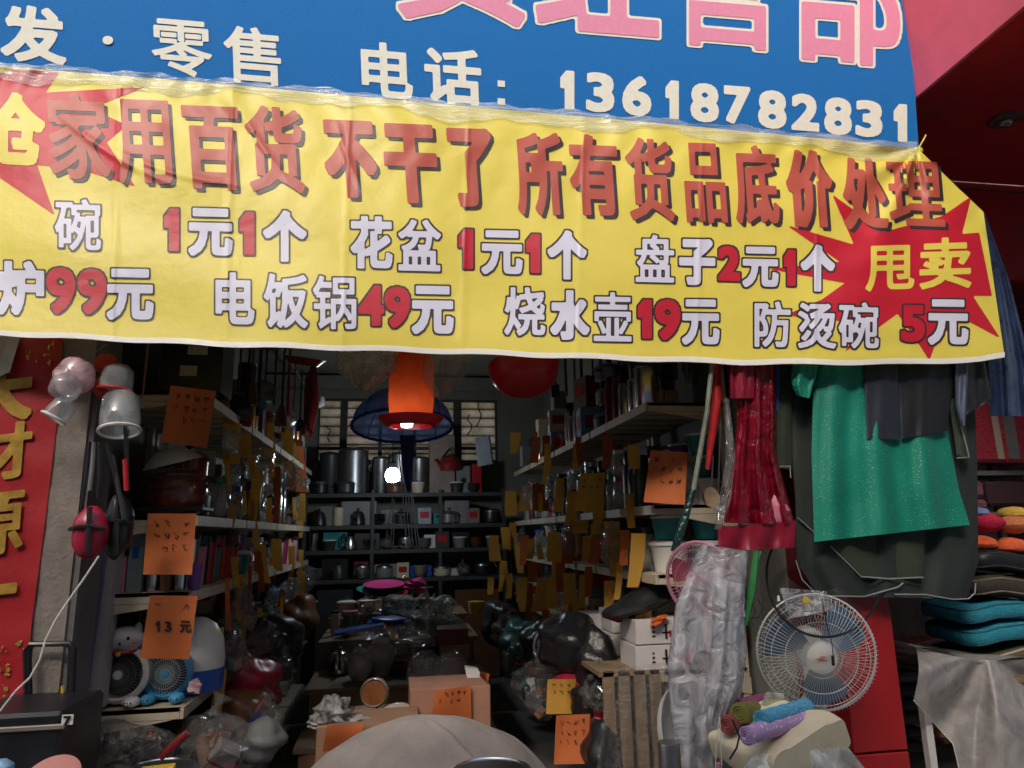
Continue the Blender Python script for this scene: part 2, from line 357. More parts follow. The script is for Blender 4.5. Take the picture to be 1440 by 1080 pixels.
# projecting red canopy of the neighbour with a downlight
can = thing('red_canopy', (3.5, 3.83, 3.3), 'faded red boxed canopy projecting over the neighbouring shop', 'canopy')
zs = P(1290, 135, 3.0).z; xs0 = P(1290, 135, 3.0).x
b = MB(); b.box((xs0+.01, 2.24, zs+.9), (.02, 2.3, 1.8)); b.build('side_panel', M_redlit, can, False)
b = MB(); b.box((xs0+.02+1.9, 2.46, zs+.01), (3.8, 2.74, .02)); b.build('soffit', M_red, can, False)
b = MB(); b.box((xs0+1.9, 1.10, zs+.9), (3.8, .02, 1.84)); b.build('front_panel', M_redlit, can, False)
zb = P(1400, 392, 3.83).z
b = MB(); b.box((xs0+1.9, 3.86, (zs+zb)/2), (3.8, .04, zs-zb)); b.build('back_fascia', M_red, can, False)
b = MB(); b.box((xs0+1.9, 3.845, P(1400, 268, 3.83).z), (3.8, .02, .006)); b.build('joint', M_black, can, False)
b = MB(); b.box((3.6, 4.54, zb+.03), (2.78, 1.3, .04)); b.build('inner_ceiling', M_dred, can, False)
dl = P(1412, 160, 3.13); dl.z = zs
q = dl.x, dl.y
b = MB(); b.lathe([(.085, zs-.014), (.085, zs-.002), (.055, zs-.002), (.055, zs-.016), (.085, zs-.014)], 28, (q[0], q[1], 0)); d_ = b.build('downlight_ring', mat('tarnished_chrome', (.25, .2, .18), .35, metal=.9, var=.3), can)
b = MB(); b.lathe([(.055, zs-.004), (.05, zs-.008), (.0, zs-.009)], 24, (q[0], q[1], 0)); b.build('reflector', M_dsteel, d_)
b = MB(); b.tube([(q[0]+.024*math.cos(a/2.2), q[1]+.024*math.sin(a/2.2), zs-.018-.001*a) for a in range(16)], .008, 8); b.build('spiral_lamp', mat('unlit_lamp_glass', (.4, .38, .36), .3), d_)
# the other side of the street, which closes off the low sky
b = MB(); b.box((0, -14, 7.2), (60, 6, 14.4)); ob = b.build('shophouse_row', mat('pale_tiles', (.30, .29, .27), .7, var=.2, scale=2), None, False); tag(ob, 'row of pale tiled shophouses across the street facing the stall', 'building')

aw = thing('added_awning', (0, -4, 0), 'grey canvas awning added out of view behind the photographer to shade the shop', 'awning')  # unseen canvas, added to darken the lower shop front
b = MB(); b.grid(lambda u, v: (-7+8.3*u, .35-6.9*v, 3.0-.3*v-.05*math.sin(u*22)*math.sin(v*3.1)), 30, 12); b.build('canvas', mat('grey_canvas', (.12, .12, .125), .9), aw)
for x in (-6.5, -2.5, 1.2): b = MB(); b.tube([(x, -6.2, 0), (x, -6.2, 2.7)], .03, 8); b.build('pole', M_dsteel, aw)

# ------------------------------------------------------------------ blue shop sign
sg = thing('shop_sign', P(600, 200, 3.0), 'big blue shop sign board with white and pink characters and a phone number', 'sign')
cs = [(-140, -170), (1266, -170), (1293, 222), (-140, 222)]
fr = [P(a, c_, 3.0) for a, c_ in cs]; bk = [v+Vector((0, .06, 0)) for v in fr]
b = MB(); b.add(fr+bk, [(0, 1, 2, 3), (7, 6, 5, 4), (0, 4, 5, 1), (1, 5, 6, 2), (2, 6, 7, 3), (3, 7, 4, 0)]); b.build('board', M_blue, sg, False)
b = MB(); b.tube([P(1267.5, -170, 3.0)+Vector((0, .03, 0)), P(1294.5, 222, 3.0)+Vector((0, .03, 0))], .008, 4); b.build('edge_trim', M_blue, sg, False)
sign_s = lambda x, y, l: P(x, y, 3.0-l)
row = [('发', 0, 8, 92, 88), ('零', 213, 28, 298, 107), ('售', 315, 38, 395, 118), ('电', 508, 60, 580, 138), ('话', 597, 68, 677, 147)]
for ch, *bx in row: letter(ch, bx, 'character', M_white, sign_s, sg, .003, bold=3.6, slope=.085, lean=-3)
b = MB(); b.lathe([(.022, 0), (.022, .003)], 20, P(152, 57, 2.997), Euler((R(90), 0, 0))); b.build('dot', M_white, sg)
for yy in (118, 143): b = MB(); b.box(P(705, yy, 2.998), (.036, .004, .034)); b.build('dot', M_white, sg)
dg = [('1', 786, 99, 808, 153), ('3', 824, 102, 864, 158), ('6', 875, 107, 916, 163), ('1', 934, 113, 955, 167), ('8', 971, 117, 1011, 172), ('7', 1018, 121, 1055, 174), ('8', 1066, 127, 1106, 181),
      ('2', 1113, 132, 1152, 184), ('8', 1159, 137, 1198, 190), ('3', 1203, 141, 1241, 193), ('1', 1255, 146, 1276, 199)]
for ch, *bx in dg: letter(ch, bx, 'numeral', M_white, sign_s, sg, .003, bold=3.2, slope=.08, step=1.3)
for ch, *bx in [('贸', 560, -160, 738, 32), ('经', 752, -150, 928, 46), ('营', 952, -125, 1092, 68), ('部', 1118, -105, 1268, 90)]:
    letter(ch, bx, 'character_outline', M_white, sign_s, sg, .003, bold=9, grow=3.4, slope=.085, step=3)
    letter(ch, bx, 'character', M_pink, sign_s, sg, .005, bold=9, slope=.085, step=3)

# ------------------------------------------------------------------ yellow banner
def itp(pts, x):
    for (a, c_), (d, e) in zip(pts, pts[1:]):
        if x <= d: return c_+(e-c_)*max(0, (x-a))/(d-a)
    return pts[-1][1]
TOP = [(-90, 86), (0, 93), (300, 117), (640, 148), (900, 171), (1200, 199), (1292, 210), (1345, 262), (1383, 298)]
BOT = [(-90, 466), (0, 471), (300, 486), (640, 497), (820, 504), (1040, 512), (1280, 512), (1380, 508), (1413, 503)]
def ban(x, y, l=0):
    ty = itp(TOP, x); dt = max(0, y-ty)
    Y = 2.945-.17*(y-100)/400
    Y += .008*math.sin(x/61+y/130)+.006*math.sin(x/29-y/60+1.3)*math.exp(-dt/300)+.004*math.sin(x/97-y/23)
    Y += .006*math.exp(-dt/45)*math.sin(x/10+2*math.sin(y/17)+2*math.sin(x/45))
    ax, ay = x-1290, y-208; dd = math.hypot(ax, ay); an = math.atan2(ay, ax)
    Y -= .035*math.exp(-((an-1.95)/.16)**2)*math.exp(-dd/110)*min(1, dd/20)
    Y += .016*math.exp(-dd/160)*math.sin(an*9)*min(1, dd/40)
    for xk in (163, 322, 487, 655, 818, 985, 1150): Y -= .0035*math.exp(-((x-xk+.03*(y-300))/3.2)**2)
    Y += .0022*math.sin(x/8.5+3*math.sin(y/40))*math.exp(-dt/120)+.0018*math.sin(y/7+2*math.sin(x/60))*math.exp(-abs(x-1230)/120)
    for (sx, sy, k, ln) in ((70, 150, .55, 230), (120, 190, .32, 260), (470, 165, 1.1, 120), (330, 140, .9, 140)):   # diagonal creases from the taped edge
        u = (x-sx)*math.cos(k)+(y-sy)*math.sin(k); v = -(x-sx)*math.sin(k)+(y-sy)*math.cos(k)-12*math.sin(u/70)
        if 0 < u < ln: Y -= .006*math.sin(math.pi*u/ln)*math.exp(-(v/5)**2)
    return P(x, y, Y-l)
bn = thing('sale_banner', P(660, 480, 2.9), 'yellow plastic sale banner with red starbursts, prices and Chinese lettering', 'banner')
def bgrid(u, v):
    xt = -90+(1383+90)*u; xb = -90+(1413+90)*u
    yt = itp(TOP, xt); yb = itp(BOT, xb); x = xt+(xb-xt)*v; y = yt+(yb-yt)*v
    return ban(x, y)
b = MB(); b.grid(bgrid, 330, 84); b.build('sheet', M_yel, bn)
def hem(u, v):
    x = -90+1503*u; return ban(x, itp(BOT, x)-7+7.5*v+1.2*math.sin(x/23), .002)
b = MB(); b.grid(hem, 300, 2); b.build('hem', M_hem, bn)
def tp(u, v):
    x = -90+1380*u; j = 2*math.sin(x/19)+1.5*math.sin(x/7.7+1)
    y = itp(TOP, x)-7+j*(1 if v < .3 else 0)+(22+5*math.sin(x/31)+3*math.sin(x/90)+j)*v
    return ban(x, max(y, itp(TOP, x)-12), .008+.003*math.sin(x/33+5*v)*math.sin(x/57)+.0025*math.sin(v*9+x/120))
b = MB(); b.grid(tp, 330, 7); b.build('clear_tape', M_tape, bn)
# gathered knot at the nail
b = MB(); b.blob(P(1292, 212, 2.93), (.02, .015, .022), .3, seed=3, fr=5); b.tube([P(1292, 208, 2.93), P(1299, 196, 2.95), P(1302, 190, 2.97)], .004, 5); b.build('tied_corner', M_yel, bn)
def poly_sheet(pts, name, m, lift, step=7):
    """fill an outline (picture px) with a grid that follows the banner"""
    A = np.array(pts, float); B = np.roll(A, -1, 0); x0, y0 = A.min(0)-step; x1, y1 = A.max(0)+step
    gx = np.arange(x0, x1+step, step); gy = np.arange(y0, y1+step, step); X, Y = np.meshgrid(gx, gy); Pn = np.stack([X.ravel(), Y.ravel()], 1)
    D = B-A; ap = Pn[:, None]-A[None]; t = np.clip((ap*D).sum(2)/(D**2).sum(1), 0, 1); d = np.sqrt(((ap-t[..., None]*D)**2).sum(2)).min(1)
    c1 = (A[:, 1] > Pn[:, None, 1]) != (B[:, 1] > Pn[:, None, 1]); xi = A[:, 0]+(Pn[:, None, 1]-A[:, 1])/(D[:, 1]+1e-9)*D[:, 0]
    ins = ((c1 & (Pn[:, None, 0] < xi)).sum(1) % 2) == 1; Fv = np.where(ins, d, -d).reshape(X.shape)
    V, Fc = contour(gx, gy, Fv); mb = MB(); mb.add([ban(x, y, lift) for x, y in V], Fc); return mb.build(name, m, bn, False)
poly_sheet([(-88, 92), (18, 104), (14, 96), (83, 102), (64, 130), (205, 122), (128, 152), (178, 176), (150, 200), (190, 262), (112, 238), (52, 232), (77, 303), (-88, 190)], 'starburst', M_bred, .0014, 2.2)
poly_sheet([(1170, 273), (1243, 326), (1325, 304), (1366, 276), (1353, 329), (1377, 327), (1395, 416), (1368, 416), (1407, 476), (1357, 449), (1319, 473), (1307, 507), (1291, 482), (1262, 441), (1188, 495),
            (1212, 455), (1105, 443), (1156, 421), (1188, 398), (1080, 378), (1181, 368), (1105, 316), (1201, 344)], 'starburst', M_bred, .0014, 2.2)
def sl(x, y): return .088-.062*min(1, max(0, (y-95)/390))
for ch, *bx in [('家', 67, 130, 153, 252), ('用', 162, 140, 240, 259), ('百', 258, 149, 338, 266), ('货', 346, 149, 426, 270), ('不', 456, 169, 529, 278), ('干', 540, 174, 615, 286), ('了', 631, 180, 693, 291),
                ('所', 725, 186, 792, 302), ('有', 801, 189, 870, 303), ('货', 881, 194, 946, 310), ('品', 962, 201, 1020, 313), ('底', 1032, 204, 1094, 315), ('价', 1106, 211, 1171, 320), ('处', 1184, 222, 1247, 323), ('理', 1248, 226, 1326, 318)]:
    s_ = sl(bx[0], (bx[1]+bx[3])/2)*.6
    letter(ch, bx, 'character_shadow', M_shadow, ban, bn, .0024, bold=5.2, dx=5, dy=5, slope=s_, lean=-8)
    letter(ch, bx, 'character', M_sal, ban, bn, .0036, bold=5.2, slope=s_, lean=-8)
letter('仓', (-20, 130, 63, 232), 'character', M_yel, ban, bn, .0034, bold=5, slope=.05)
for ch, *bx in [('甩', 1217, 345, 1286, 409), ('卖', 1293, 334, 1366, 406)]: letter(ch, bx, 'character', M_yel, ban, bn, .0034, bold=4.2, slope=-.03)
def price(items, bold, gw=2.4):
    for ch, *bx in items:
        red = ch.isdigit(); s_ = sl(bx[0], (bx[1]+bx[3])/2)*.5
        letter(ch, bx, 'character_outline', M_shadow, ban, bn, .0024, bold=bold, grow=gw, slope=s_)
        letter(ch, bx, 'price_numeral' if red else 'character', M_bred if red else M_lav, ban, bn, .0036, bold=bold, slope=s_, step=1.4)
price([('碗', 77, 280, 142, 352), ('1', 229, 293, 252, 353), ('元', 265, 293, 327, 360), ('1', 335, 298, 358, 358), ('个', 370, 296, 431, 368), ('花', 493, 304, 552, 378), ('盆', 560, 309, 620, 381), ('1', 643, 322, 666, 378),
       ('元', 677, 324, 735, 386), ('1', 738, 329, 760, 384), ('个', 770, 324, 825, 393), ('盘', 894, 330, 948, 397), ('子', 955, 336, 1006, 401), ('2', 1010, 346, 1041, 395), ('元', 1044, 347, 1095, 404), ('1', 1101, 351, 1119, 402), ('个', 1126, 344, 1174, 410)], 3.2)
price([('炉', -5, 367, 62, 443), ('9', 65, 376, 106, 441), ('9', 109, 378, 150, 442), ('元', 150, 378, 216, 450), ('电', 303, 383, 358, 456), ('饭', 371, 385, 433, 461), ('锅', 440, 388, 501, 463), ('4', 504, 401, 540, 458), ('9', 541, 403, 577, 461),
       ('元', 579, 402, 638, 470), ('烧', 709, 404, 767, 472), ('水', 774, 408, 829, 478), ('壶', 835, 411, 888, 480), ('1', 895, 421, 917, 476), ('9', 921, 421, 957, 478), ('元', 959, 421, 1012, 485), ('防', 1061, 424, 1112, 488),
       ('烫', 1122, 426, 1176, 490), ('碗', 1179, 425, 1236, 490), ('5', 1267, 429, 1301, 481), ('元', 1305, 421, 1362, 485)], 3.2)

# ------------------------------------------------------------------ red couplet on the pier
cp = thing('red_couplet', P(30, 1000, 2.985), 'tall red paper couplet with brushed gold characters on the left pier', 'couplet')
L_ = [(-120, 470), (-120, 1000)]; Rr = [(88, 470), (84, 560), (70, 680), (56, 790), (44, 880), (34, 1000)]
def cg(u, v):
    y = 470+530*v; x = itp([(a, c_) for c_, a in Rr], y); return P(-120+(x+120)*u, y, 2.99-.004*math.sin(u*9+v*5)-.002*math.sin(v*40))
b = MB(); b.grid(cg, 24, 60); b.build('paper', M_scroll, cp)
cs_ = lambda x, y, l: P(x, y, 2.98-l)
for ch, *bx in [('大', -48, 512, 46, 594), ('财', -56, 596, 44, 676), ('源', -62, 690, 34, 782), ('广', -72, 812, 22, 896)]:
    letter(ch, bx, 'gold_character', M_gold, cs_, cp, .002, bold=4.6, slope=-.12, lean=6)
for k in range(26):
    x = rnd.uniform(36, 76) if k < 10 else rnd.uniform(0, 40); y = rnd.uniform(480, 512) if k < 10 else rnd.uniform(900, 1000)
    if x > 84-(y-560)*.12: x -= 30
    b = MB(); b.blob(P(x, y, 2.984), (.004*rnd.uniform(.5, 3), .002, .004*rnd.uniform(.5, 3)), .5, 7, 4, seed=k); b.build('gold_fleck', M_gold, cp)
b = MB(); b.add([P(-30, 470, 2.97), P(28, 475, 2.97), (P(14, 522, 2.965)), P(-30, 545, 2.97)], [(0, 1, 2, 3)]); b.grid(lambda u, v: P(-30+56*u-12*v*u, 470+55*v, 2.972-.01*math.sin(u*4)), 8, 6)
tag(b.build('paper_scrap', mat('greyed_paper', (.4, .38, .36), .8), None), 'torn grey paper scrap over the top of the red couplet', 'paper')

# ================================================================== things hung and stood at the shop front
def sheetgrid(L_, R_, Yb, amp, nf, seed, thick=0, nu=40, nv=40, belly=0):
    """cloth between two picture outlines; closed tube of front and back when thick"""
    rr = random.Random(seed); p1, p2, p3 = [rr.uniform(0, 6.28) for _ in range(3)]
    y0, y1 = max(L_[0][1], R_[0][1]), None
    def X(pts, t):
        ys = pts[0][1]+(pts[-1][1]-pts[0][1])*t; return itp([(b_, a_) for a_, b_ in pts], ys), ys
    def f(u, v):
        if thick: s = 2*u if u < .5 else 2-2*u
        else: s = u
        xl, yl = X(L_, v); xr, yr = X(R_, v); x = xl+(xr-xl)*s; y = yl+(yr-yl)*s
        a = amp*(.35+.65*v)
        Y = Yb+a*math.sin(s*nf*6.28+p1+.8*math.sin(v*3+p2))+.4*a*math.sin(s*nf*13+p2+v*2)+.15*a*math.sin(v*14+s*9+p3)-belly*math.sin(s*math.pi)*math.sin(v*3.0)
        if thick: Y += (-1 if u < .5 else 1)*thick*.5*math.sqrt(max(0, 4*s*(1-s)))
        return P(x, y, Y)
    b = MB(); b.grid(f, nu*2 if thick else nu, nv, wrap=bool(thick)); return b, f
def dotted(name, col, dot, scale, size=.16, tl=.25, rough=.5):
    m = mat(name, col, rough, var=.12, scale=3, bump=.3, bscale=14, tl=tl); n = m.node_tree; L = n.links; b = n.nodes['Principled BSDF']
    tc = n.nodes.new('ShaderNodeTexCoord'); mp = n.nodes.new('ShaderNodeMapping'); mp.inputs['Scale'].default_value = (1, .25, 1); L.new(tc.outputs['Object'], mp.inputs[0])
    vo = n.nodes.new('ShaderNodeTexVoronoi'); vo.inputs['Scale'].default_value = scale; vo.inputs['Randomness'].default_value = .75; L.new(mp.outputs[0], vo.inputs[0])
    mt = n.nodes.new('ShaderNodeMath'); mt.operation = 'LESS_THAN'; mt.inputs[1].default_value = size; L.new(vo.outputs['Distance'], mt.inputs[0])
    mx = n.nodes.new('ShaderNodeMix'); mx.data_type = 'RGBA'; L.new(mt.outputs[0], mx.inputs[0]); src = b.inputs['Base Color'].links[0].from_socket
    L.new(src, mx.inputs[6]); mx.inputs[7].default_value = (*dot, 1)
    for l in list(src.links):
        if l.to_node != mx: L.new(mx.outputs[2], l.to_socket)
    return m
M_rain = dotted('green_dotted_raincoat', (.008, .29, .20), (.28, .60, .50), 88, .16)
M_coat = mat('black_green_coat_cloth', (.022, .030, .027), .8, var=.2, scale=4, bump=.25, bscale=200)
M_olive = mat('olive_coat_cloth', (.032, .042, .026), .8, var=.2, scale=4, bump=.2)
M_dark = mat('dark_rubber_cloth', (.009, .010, .013), .5, var=.2, scale=4, bump=.2)
M_navy = mat('navy_polythene', (.020, .035, .085), .28, var=.5, scale=8, bump=.6, bscale=14)
M_pipe = mat('grey_piping', (.22, .25, .25), .7, var=.1)
M_crim = film('crimson_plastic_bag', (.24, .006, .022), milk=1.5, rough=.2, bscale=10, bump=.5)
M_crims = mat('crimson_plastic_band', (.27, .006, .03), .4, var=.1, tl=.2)

# garments on the right
def up(pts): return [(pts[0][0], pts[0][1]-40)]+pts if pts[0][1] >= 480 and pts[0][1] < 510 else pts
def garment(name, L_, R_, Y, m, label, cat, amp=.02, nf=3, seed=0, thick=.05, hem=None, sleeves=()):
    Y = Y if name == 'navy_tarpaulin' else 2.83+(Y-2.62)*.5; L_ = up(L_); R_ = up(R_); amp *= .8
    t = thing(name, P((L_[0][0]+R_[0][0])/2, L_[0][1], Y), label, cat)
    b, f = sheetgrid(L_, R_, Y, amp, nf, seed, thick, 44, 44); b.build('body', m, t, ang=60)
    if hem:
        for h in hem:
            b = MB(); b.tube([P(x, y, Y-thick*.5-.012-amp*.5) for x, y in h], .0035, 5); b.build('piping', M_pipe, t)
    for L2, R2 in sleeves:
        b, _ = sheetgrid(up(L2), up(R2), Y-.03, amp*.5, 1.5, seed+5, thick, 14, 16); b.build('sleeve', m, t, ang=60)
    return t
garment('long_coat', [(1112, 500), (1118, 640), (1120, 790), (1150, 838)], [(1368, 500), (1374, 640), (1376, 790), (1360, 843)], 2.86, M_coat,
        'long blackish green coat with grey piping hanging behind the dotted raincoat', 'coat', .02, 3, 3, .06,
        hem=[[(1119, 788), (1128, 815), (1150, 838), (1215, 839), (1262, 826), (1270, 820)], [(1258, 836), (1300, 836), (1340, 843), (1362, 842), (1371, 834), (1372, 820)]])
garment('olive_coat', [(1165, 500), (1170, 770), (1212, 812)], [(1300, 500), (1300, 770), (1297, 813)], 2.80, M_olive,
        'olive coat showing its square piped hem below the dotted raincoat', 'coat', .008, 1, 5, .02, hem=[[(1168, 768), (1190, 790), (1211, 811), (1250, 814), (1298, 812)]])
garment('grey_jacket', [(1080, 500), (1080, 658)], [(1114, 500), (1114, 660)], 2.84, M_olive, 'short dark olive jacket edge with pale piping left of the raincoat', 'jacket', .006, 1, 8, .03,
        hem=[[(1081, 656), (1111, 656), (1112, 672)]])
garment('dark_coat', [(1096, 500), (1122, 735), (1165, 770)], [(1145, 500), (1150, 740), (1168, 775)], 2.90, M_olive, 'narrow dark olive coat seen between the crimson bag and the raincoat', 'coat', .01, 2, 9, .03,
        hem=[[(1122, 728), (1148, 752), (1166, 770)]])
garment('dotted_raincoat', [(1150, 500), (1143, 560), (1141, 640), (1145, 762)], [(1335, 500), (1332, 604), (1349, 690), (1364, 738)], 2.70, M_rain,
        'green plastic raincoat with small white dots hanging under the right end of the banner', 'raincoat', .028, 3, 11, .05, sleeves=[([(1114, 498), (1112, 540), (1120, 556)], [(1152, 498), (1148, 530), (1139, 560)])])
garment('black_apron', [(1262, 500), (1268, 617)], [(1345, 500), (1332, 606)], 2.64, M_dark, 'black apron hanging over the right half of the dotted raincoat', 'apron', .006, 1.5, 15, .02)
garment('navy_apron', [(1214, 500), (1219, 617)], [(1262, 500), (1267, 618)], 2.63, mat('ink_blue_cloth', (.016, .02, .034), .55, var=.3, bump=.2), 'ink blue apron hanging left of the black apron', 'apron', .005, 1, 16, .02)
garment('black_umbrella_cover', [(1338, 500), (1350, 560), (1355, 585)], [(1380, 480), (1395, 562), (1388, 566)], 2.66, M_dark, 'black waterproof cover with a slanting edge right of the black apron', 'cover', .008, 1, 17, .02)
garment('side_jacket', [(1334, 560), (1345, 640), (1350, 645)], [(1352, 560), (1364, 640), (1363, 645)], 2.72, M_olive, 'narrow dark green jacket edge right of the dotted raincoat', 'jacket', .004, 1, 18, .02, hem=[[(1352, 600), (1363, 643), (1346, 644)]])
garment('navy_tarpaulin', [(1376, 300), (1384, 420), (1390, 520), (1392, 585)], [(1385, 300), (1420, 395), (1452, 520), (1460, 585)], 2.98, M_navy, 'dark navy tarpaulin hanging behind the right edge of the banner', 'tarpaulin', .02, 2, 19, .04)
garment('steel_blue_cloth', [(1343, 500), (1344, 570), (1352, 600)], [(1362, 500), (1360, 560), (1358, 598)], 2.62, mat('steel_blue_cloth', (.06, .08, .13), .5, var=.3), 'narrow steel blue cloth hanging beside the black apron', 'cloth', .008, 1, 20, .02)
garment('blue_cloth_strip', [(1082, 500), (1084, 575)], [(1098, 500), (1094, 578)], 2.80, PAL['blue'], 'deep blue cloth strip hanging right of the crimson bags', 'cloth', .004, 1, 22, .015)
# rail that carries them
b = MB(); b.tube([(1.05, 2.87, P(1200, 452, 2.87).z), (2.55, 2.87, P(1200, 452, 2.87).z)], .012, 8); tag(b.build('clothes_rail', M_dsteel), 'steel rail behind the banner from which the garments hang', 'rail')

# crimson bags, poles and utensils
def simple(name, mb, m, label, cat, group=None, **k): return tag(mb.build(name, m, None, **k), label, cat, group)
cb = thing('crimson_bag', P(1065, 500, 2.87), 'long crimson see-through plastic bag with a solid bottom band', 'bag')
b, _ = sheetgrid([(1030, 462), (1036, 600), (1018, 735)], [(1092, 462), (1092, 640), (1118, 738)], 2.87, .02, 3, 31, .07, 30, 30); b.build('bag_skin', M_crim, cb, ang=70)
b, _ = sheetgrid([(1008, 741), (1011, 775)], [(1119, 733), (1118, 770)], 2.85, .014, 2.4, 33, .03, 26, 5); b.build('bottom_band', M_crims, cb, ang=70)
b = MB(); b.blob(P(1066, 610, 2.89), (.055, .03, .33), .12, seed=4); b.build('contents', mat('wine_cloth', (.13, .005, .018), .7), cb)
b = MB(); b.blob(P(1096, 715, 2.87), (.05, .03, .06), .2, seed=9); b.build('white_contents', PAL['pink'], cb)
cb = thing('crimson_bag', P(1045, 500, 2.93), 'short crimson bag folded over the rail above the long one', 'bag')
b, _ = sheetgrid([(1024, 462), (1026, 560)], [(1062, 462), (1060, 560)], 2.83, .01, 2, 37, .04, 16, 12); b.build('bag_skin', M_crims, cb, ang=70)
b = MB(); b.tube([P(x, y, 2.89) for x, y in [(1012, 462), (1006, 530), (1008, 560), (1000, 620), (995, 660)]], [.018, .024, .022, .017, .009], 10); simple('red_strap', b, PAL['red'], 'twisted red cloth strap hanging beside the grey pole', 'strap')
b = MB(); b.tube([P(x, y, 2.83) for x, y in [(1006, 462), (994, 580), (975, 690)]], .011, 8); t = b.build('pole', mat('grey_green_pole', (.16, .18, .13), .5, var=.3)); tag(t, 'grey green pole slanting across the right shelves beside the red strap', 'pole')
b = MB(); b.tube([P(x, y, 2.82) for x, y in [(975, 688), (962, 730), (948, 776)]], [.012, .02, .016], 8); um = simple('folded_umbrella', b, mat('wet_dark_green_film', (.006, .03, .028), .12, bump=.7, bscale=40), 'glossy dark green wrapped umbrella slanting below the grey pole', 'umbrella')
b = MB(); b.tube([P(x, y, 2.85) for x, y in [(1021, 560), (1028, 640), (1020, 700), (1009, 745)]], [.012, .02, .026, .014], 8); simple('cellophane_sleeve', b, M_film, 'crinkled clear cellophane sleeve hanging in front of the crimson bag', 'packet')
for i, (x, y0, y1, c_) in enumerate([(1000, 640, 700, 'copper'), (1010, 590, 706, 'silver'), (1018, 620, 696, 'charcoal')]):
    t = thing('ladle', P(x, y1, 2.89), ['copper toned ladle hanging leftmost of three under the red strap', 'steel ladle hanging in the middle of three under the red strap', 'dark ladle hanging rightmost of three under the red strap'][i], 'ladle', 'ladles hung at the right of the opening')
    b = MB(); b.tube([P(x+3, y0, 2.89), P(x, y1-8, 2.89)], .004, 6); b.build('handle', PAL['charcoal'], t)
    b = MB(); p = P(x-2, y1, 2.88); b.lathe([(.0, -.012), (.02, -.008), (.034, .008), (.036, .012), (.032, .009), (.0, -.008)], 16, p, Euler((R(100), 0, R(i*14-10)))); b.build('bowl', PAL[c_], t)
b = MB(); p = P(1000, 700, 2.79); b.lathe([(0, -.01), (.03, -.008), (.045, .006), (.04, .004), (0, 0)], 18, p, Euler((R(82), 0, R(20)))); simple('wooden_scoop', b, M_wood, 'round pale wooden scoop hanging at the foot of the ladles', 'scoop')
for i, pts in enumerate([[(1064, 775), (1058, 830), (1048, 880)], [(1070, 775), (1060, 810), (1056, 855)]]):
    b = MB(); b.tube([P(x, y, 2.81) for x, y in pts], [.012, .016, .008] if i == 0 else .0022, 6); simple(['green_broom', 'thin_string'][i], b, [PAL['green'], M_pipe][i], ['dark green brush hanging under the crimson band', 'thin pale string hanging over the green brush'][i], ['brush', 'string'][i])

# ------------------------------------------------------------------ electric fans
def make_fan(loc, rot, Rf, wire, blade, hub, label, stand=True, nw=88, bl=.95, rim=None):
    t = thing('electric_fan', (0, 0, 0), label, 'fan')
    def wires(sgn, n):
        b = MB()
        for k in range(n):
            a = 2*math.pi*k/n; pts = []
            for j in range(7):
                q = .2+.8*j/6; dpt = .055*math.sqrt(max(0, 1-(q*.98)**4))+.012
                pts.append((Rf*q*math.cos(a), sgn*dpt*Rf/.2, Rf*q*math.sin(a)))
            b.tube(pts, .0010, 3, cap=False)
        for q, th in ((.34, .0012), (.6, .0018), (.82, .0014), (.93, .0012)):
            d_ = .055*math.sqrt(max(0, 1-(q*.98)**4))+.012
            b.tube([(Rf*q*math.cos(a*6.2832/64), sgn*d_*Rf/.2, Rf*q*math.sin(a*6.2832/64)) for a in range(64)], th, 4, closed=True)
        return b
    wires(-1, nw).build('front_grille', wire, t); wires(1, 60).build('rear_grille', wire, t)
    b = MB(); b.tube([(Rf*math.cos(a*6.2832/72), 0, Rf*math.sin(a*6.2832/72)) for a in range(72)], .0042 if not rim else .008, 6, closed=True); b.build('rim', rim or wire, t)
    b = MB(); b.lathe([(0, .014), (Rf*.18, .012), (Rf*.27, .004), (Rf*.28, -.012), (Rf*.2, -.016), (0, -.018)], 28, (0, -.058*Rf/.2-.004, 0), Euler((R(90), 0, 0))); hb = b.build('hub_badge', hub, t)
    b = MB()
    for k in range(3): b.box((rnd.uniform(-.015, .015), -.058*Rf/.2-.0195, -.006+.007*k), (.032-.006*k, .001, .0022))
    b.build('badge_print', PAL['orange'], hb)
    for k in range(3):
        a0 = k*2*math.pi/3+.5; b = MB()
        def bf(u, v):
            r = Rf*(.2+(bl-.25)*v); w_ = (.9+.35*math.sin(v*2.6))*(1-.25*v)*(u-.5); a = a0+w_+.25*v
            return (r*math.cos(a), .018*(u-.5)*2+.004, r*math.sin(a))
        b.grid(bf, 12, 10); b.build('blade', blade, t)
    b = MB(); b.lathe([(0, .0), (Rf*.28, .0), (Rf*.32, .03), (Rf*.3, .09), (Rf*.2, .13), (0, .14)], 24, (0, .05, 0), Euler((R(-90), 0, 0))); b.build('motor_housing', hub, t)
    if stand:
        b = MB(); b.tube([(0, .1, -.02), (0, .085, -Rf*.7), (0, .07, -loc[2]+.03)], [.03, .026, .03], 12); b.build('post', hub, t)
        b = MB(); b.box((0, .075, -Rf*1.45), (.095, .06, Rf*1.25), bev=.02); b.build('neck_cover', hub, t)
        b = MB(); b.lathe([(.19, 0), (.19, .02), (.05, .05), (0, .055)], 28, (0, .07, -loc[2]+.01)); b.build('base', hub, t)
    t.location = loc; t.rotation_euler = rot; return t
M_fblade = mat('translucent_blue_blade', (.10, .20, .34), .3, var=.15, tl=.4)
M_fwire = mat('white_coated_wire', (.55, .57, .56), .4, var=.05)
make_fan(P(1147, 917, 2.76), (R(8), 0, R(-16)), .231, M_fwire, M_fblade, M_whitep, 'white pedestal fan with blue blades in front of the red pillar')
M_pwire = mat('pink_coated_wire', (.40, .17, .22), .4, var=.05)
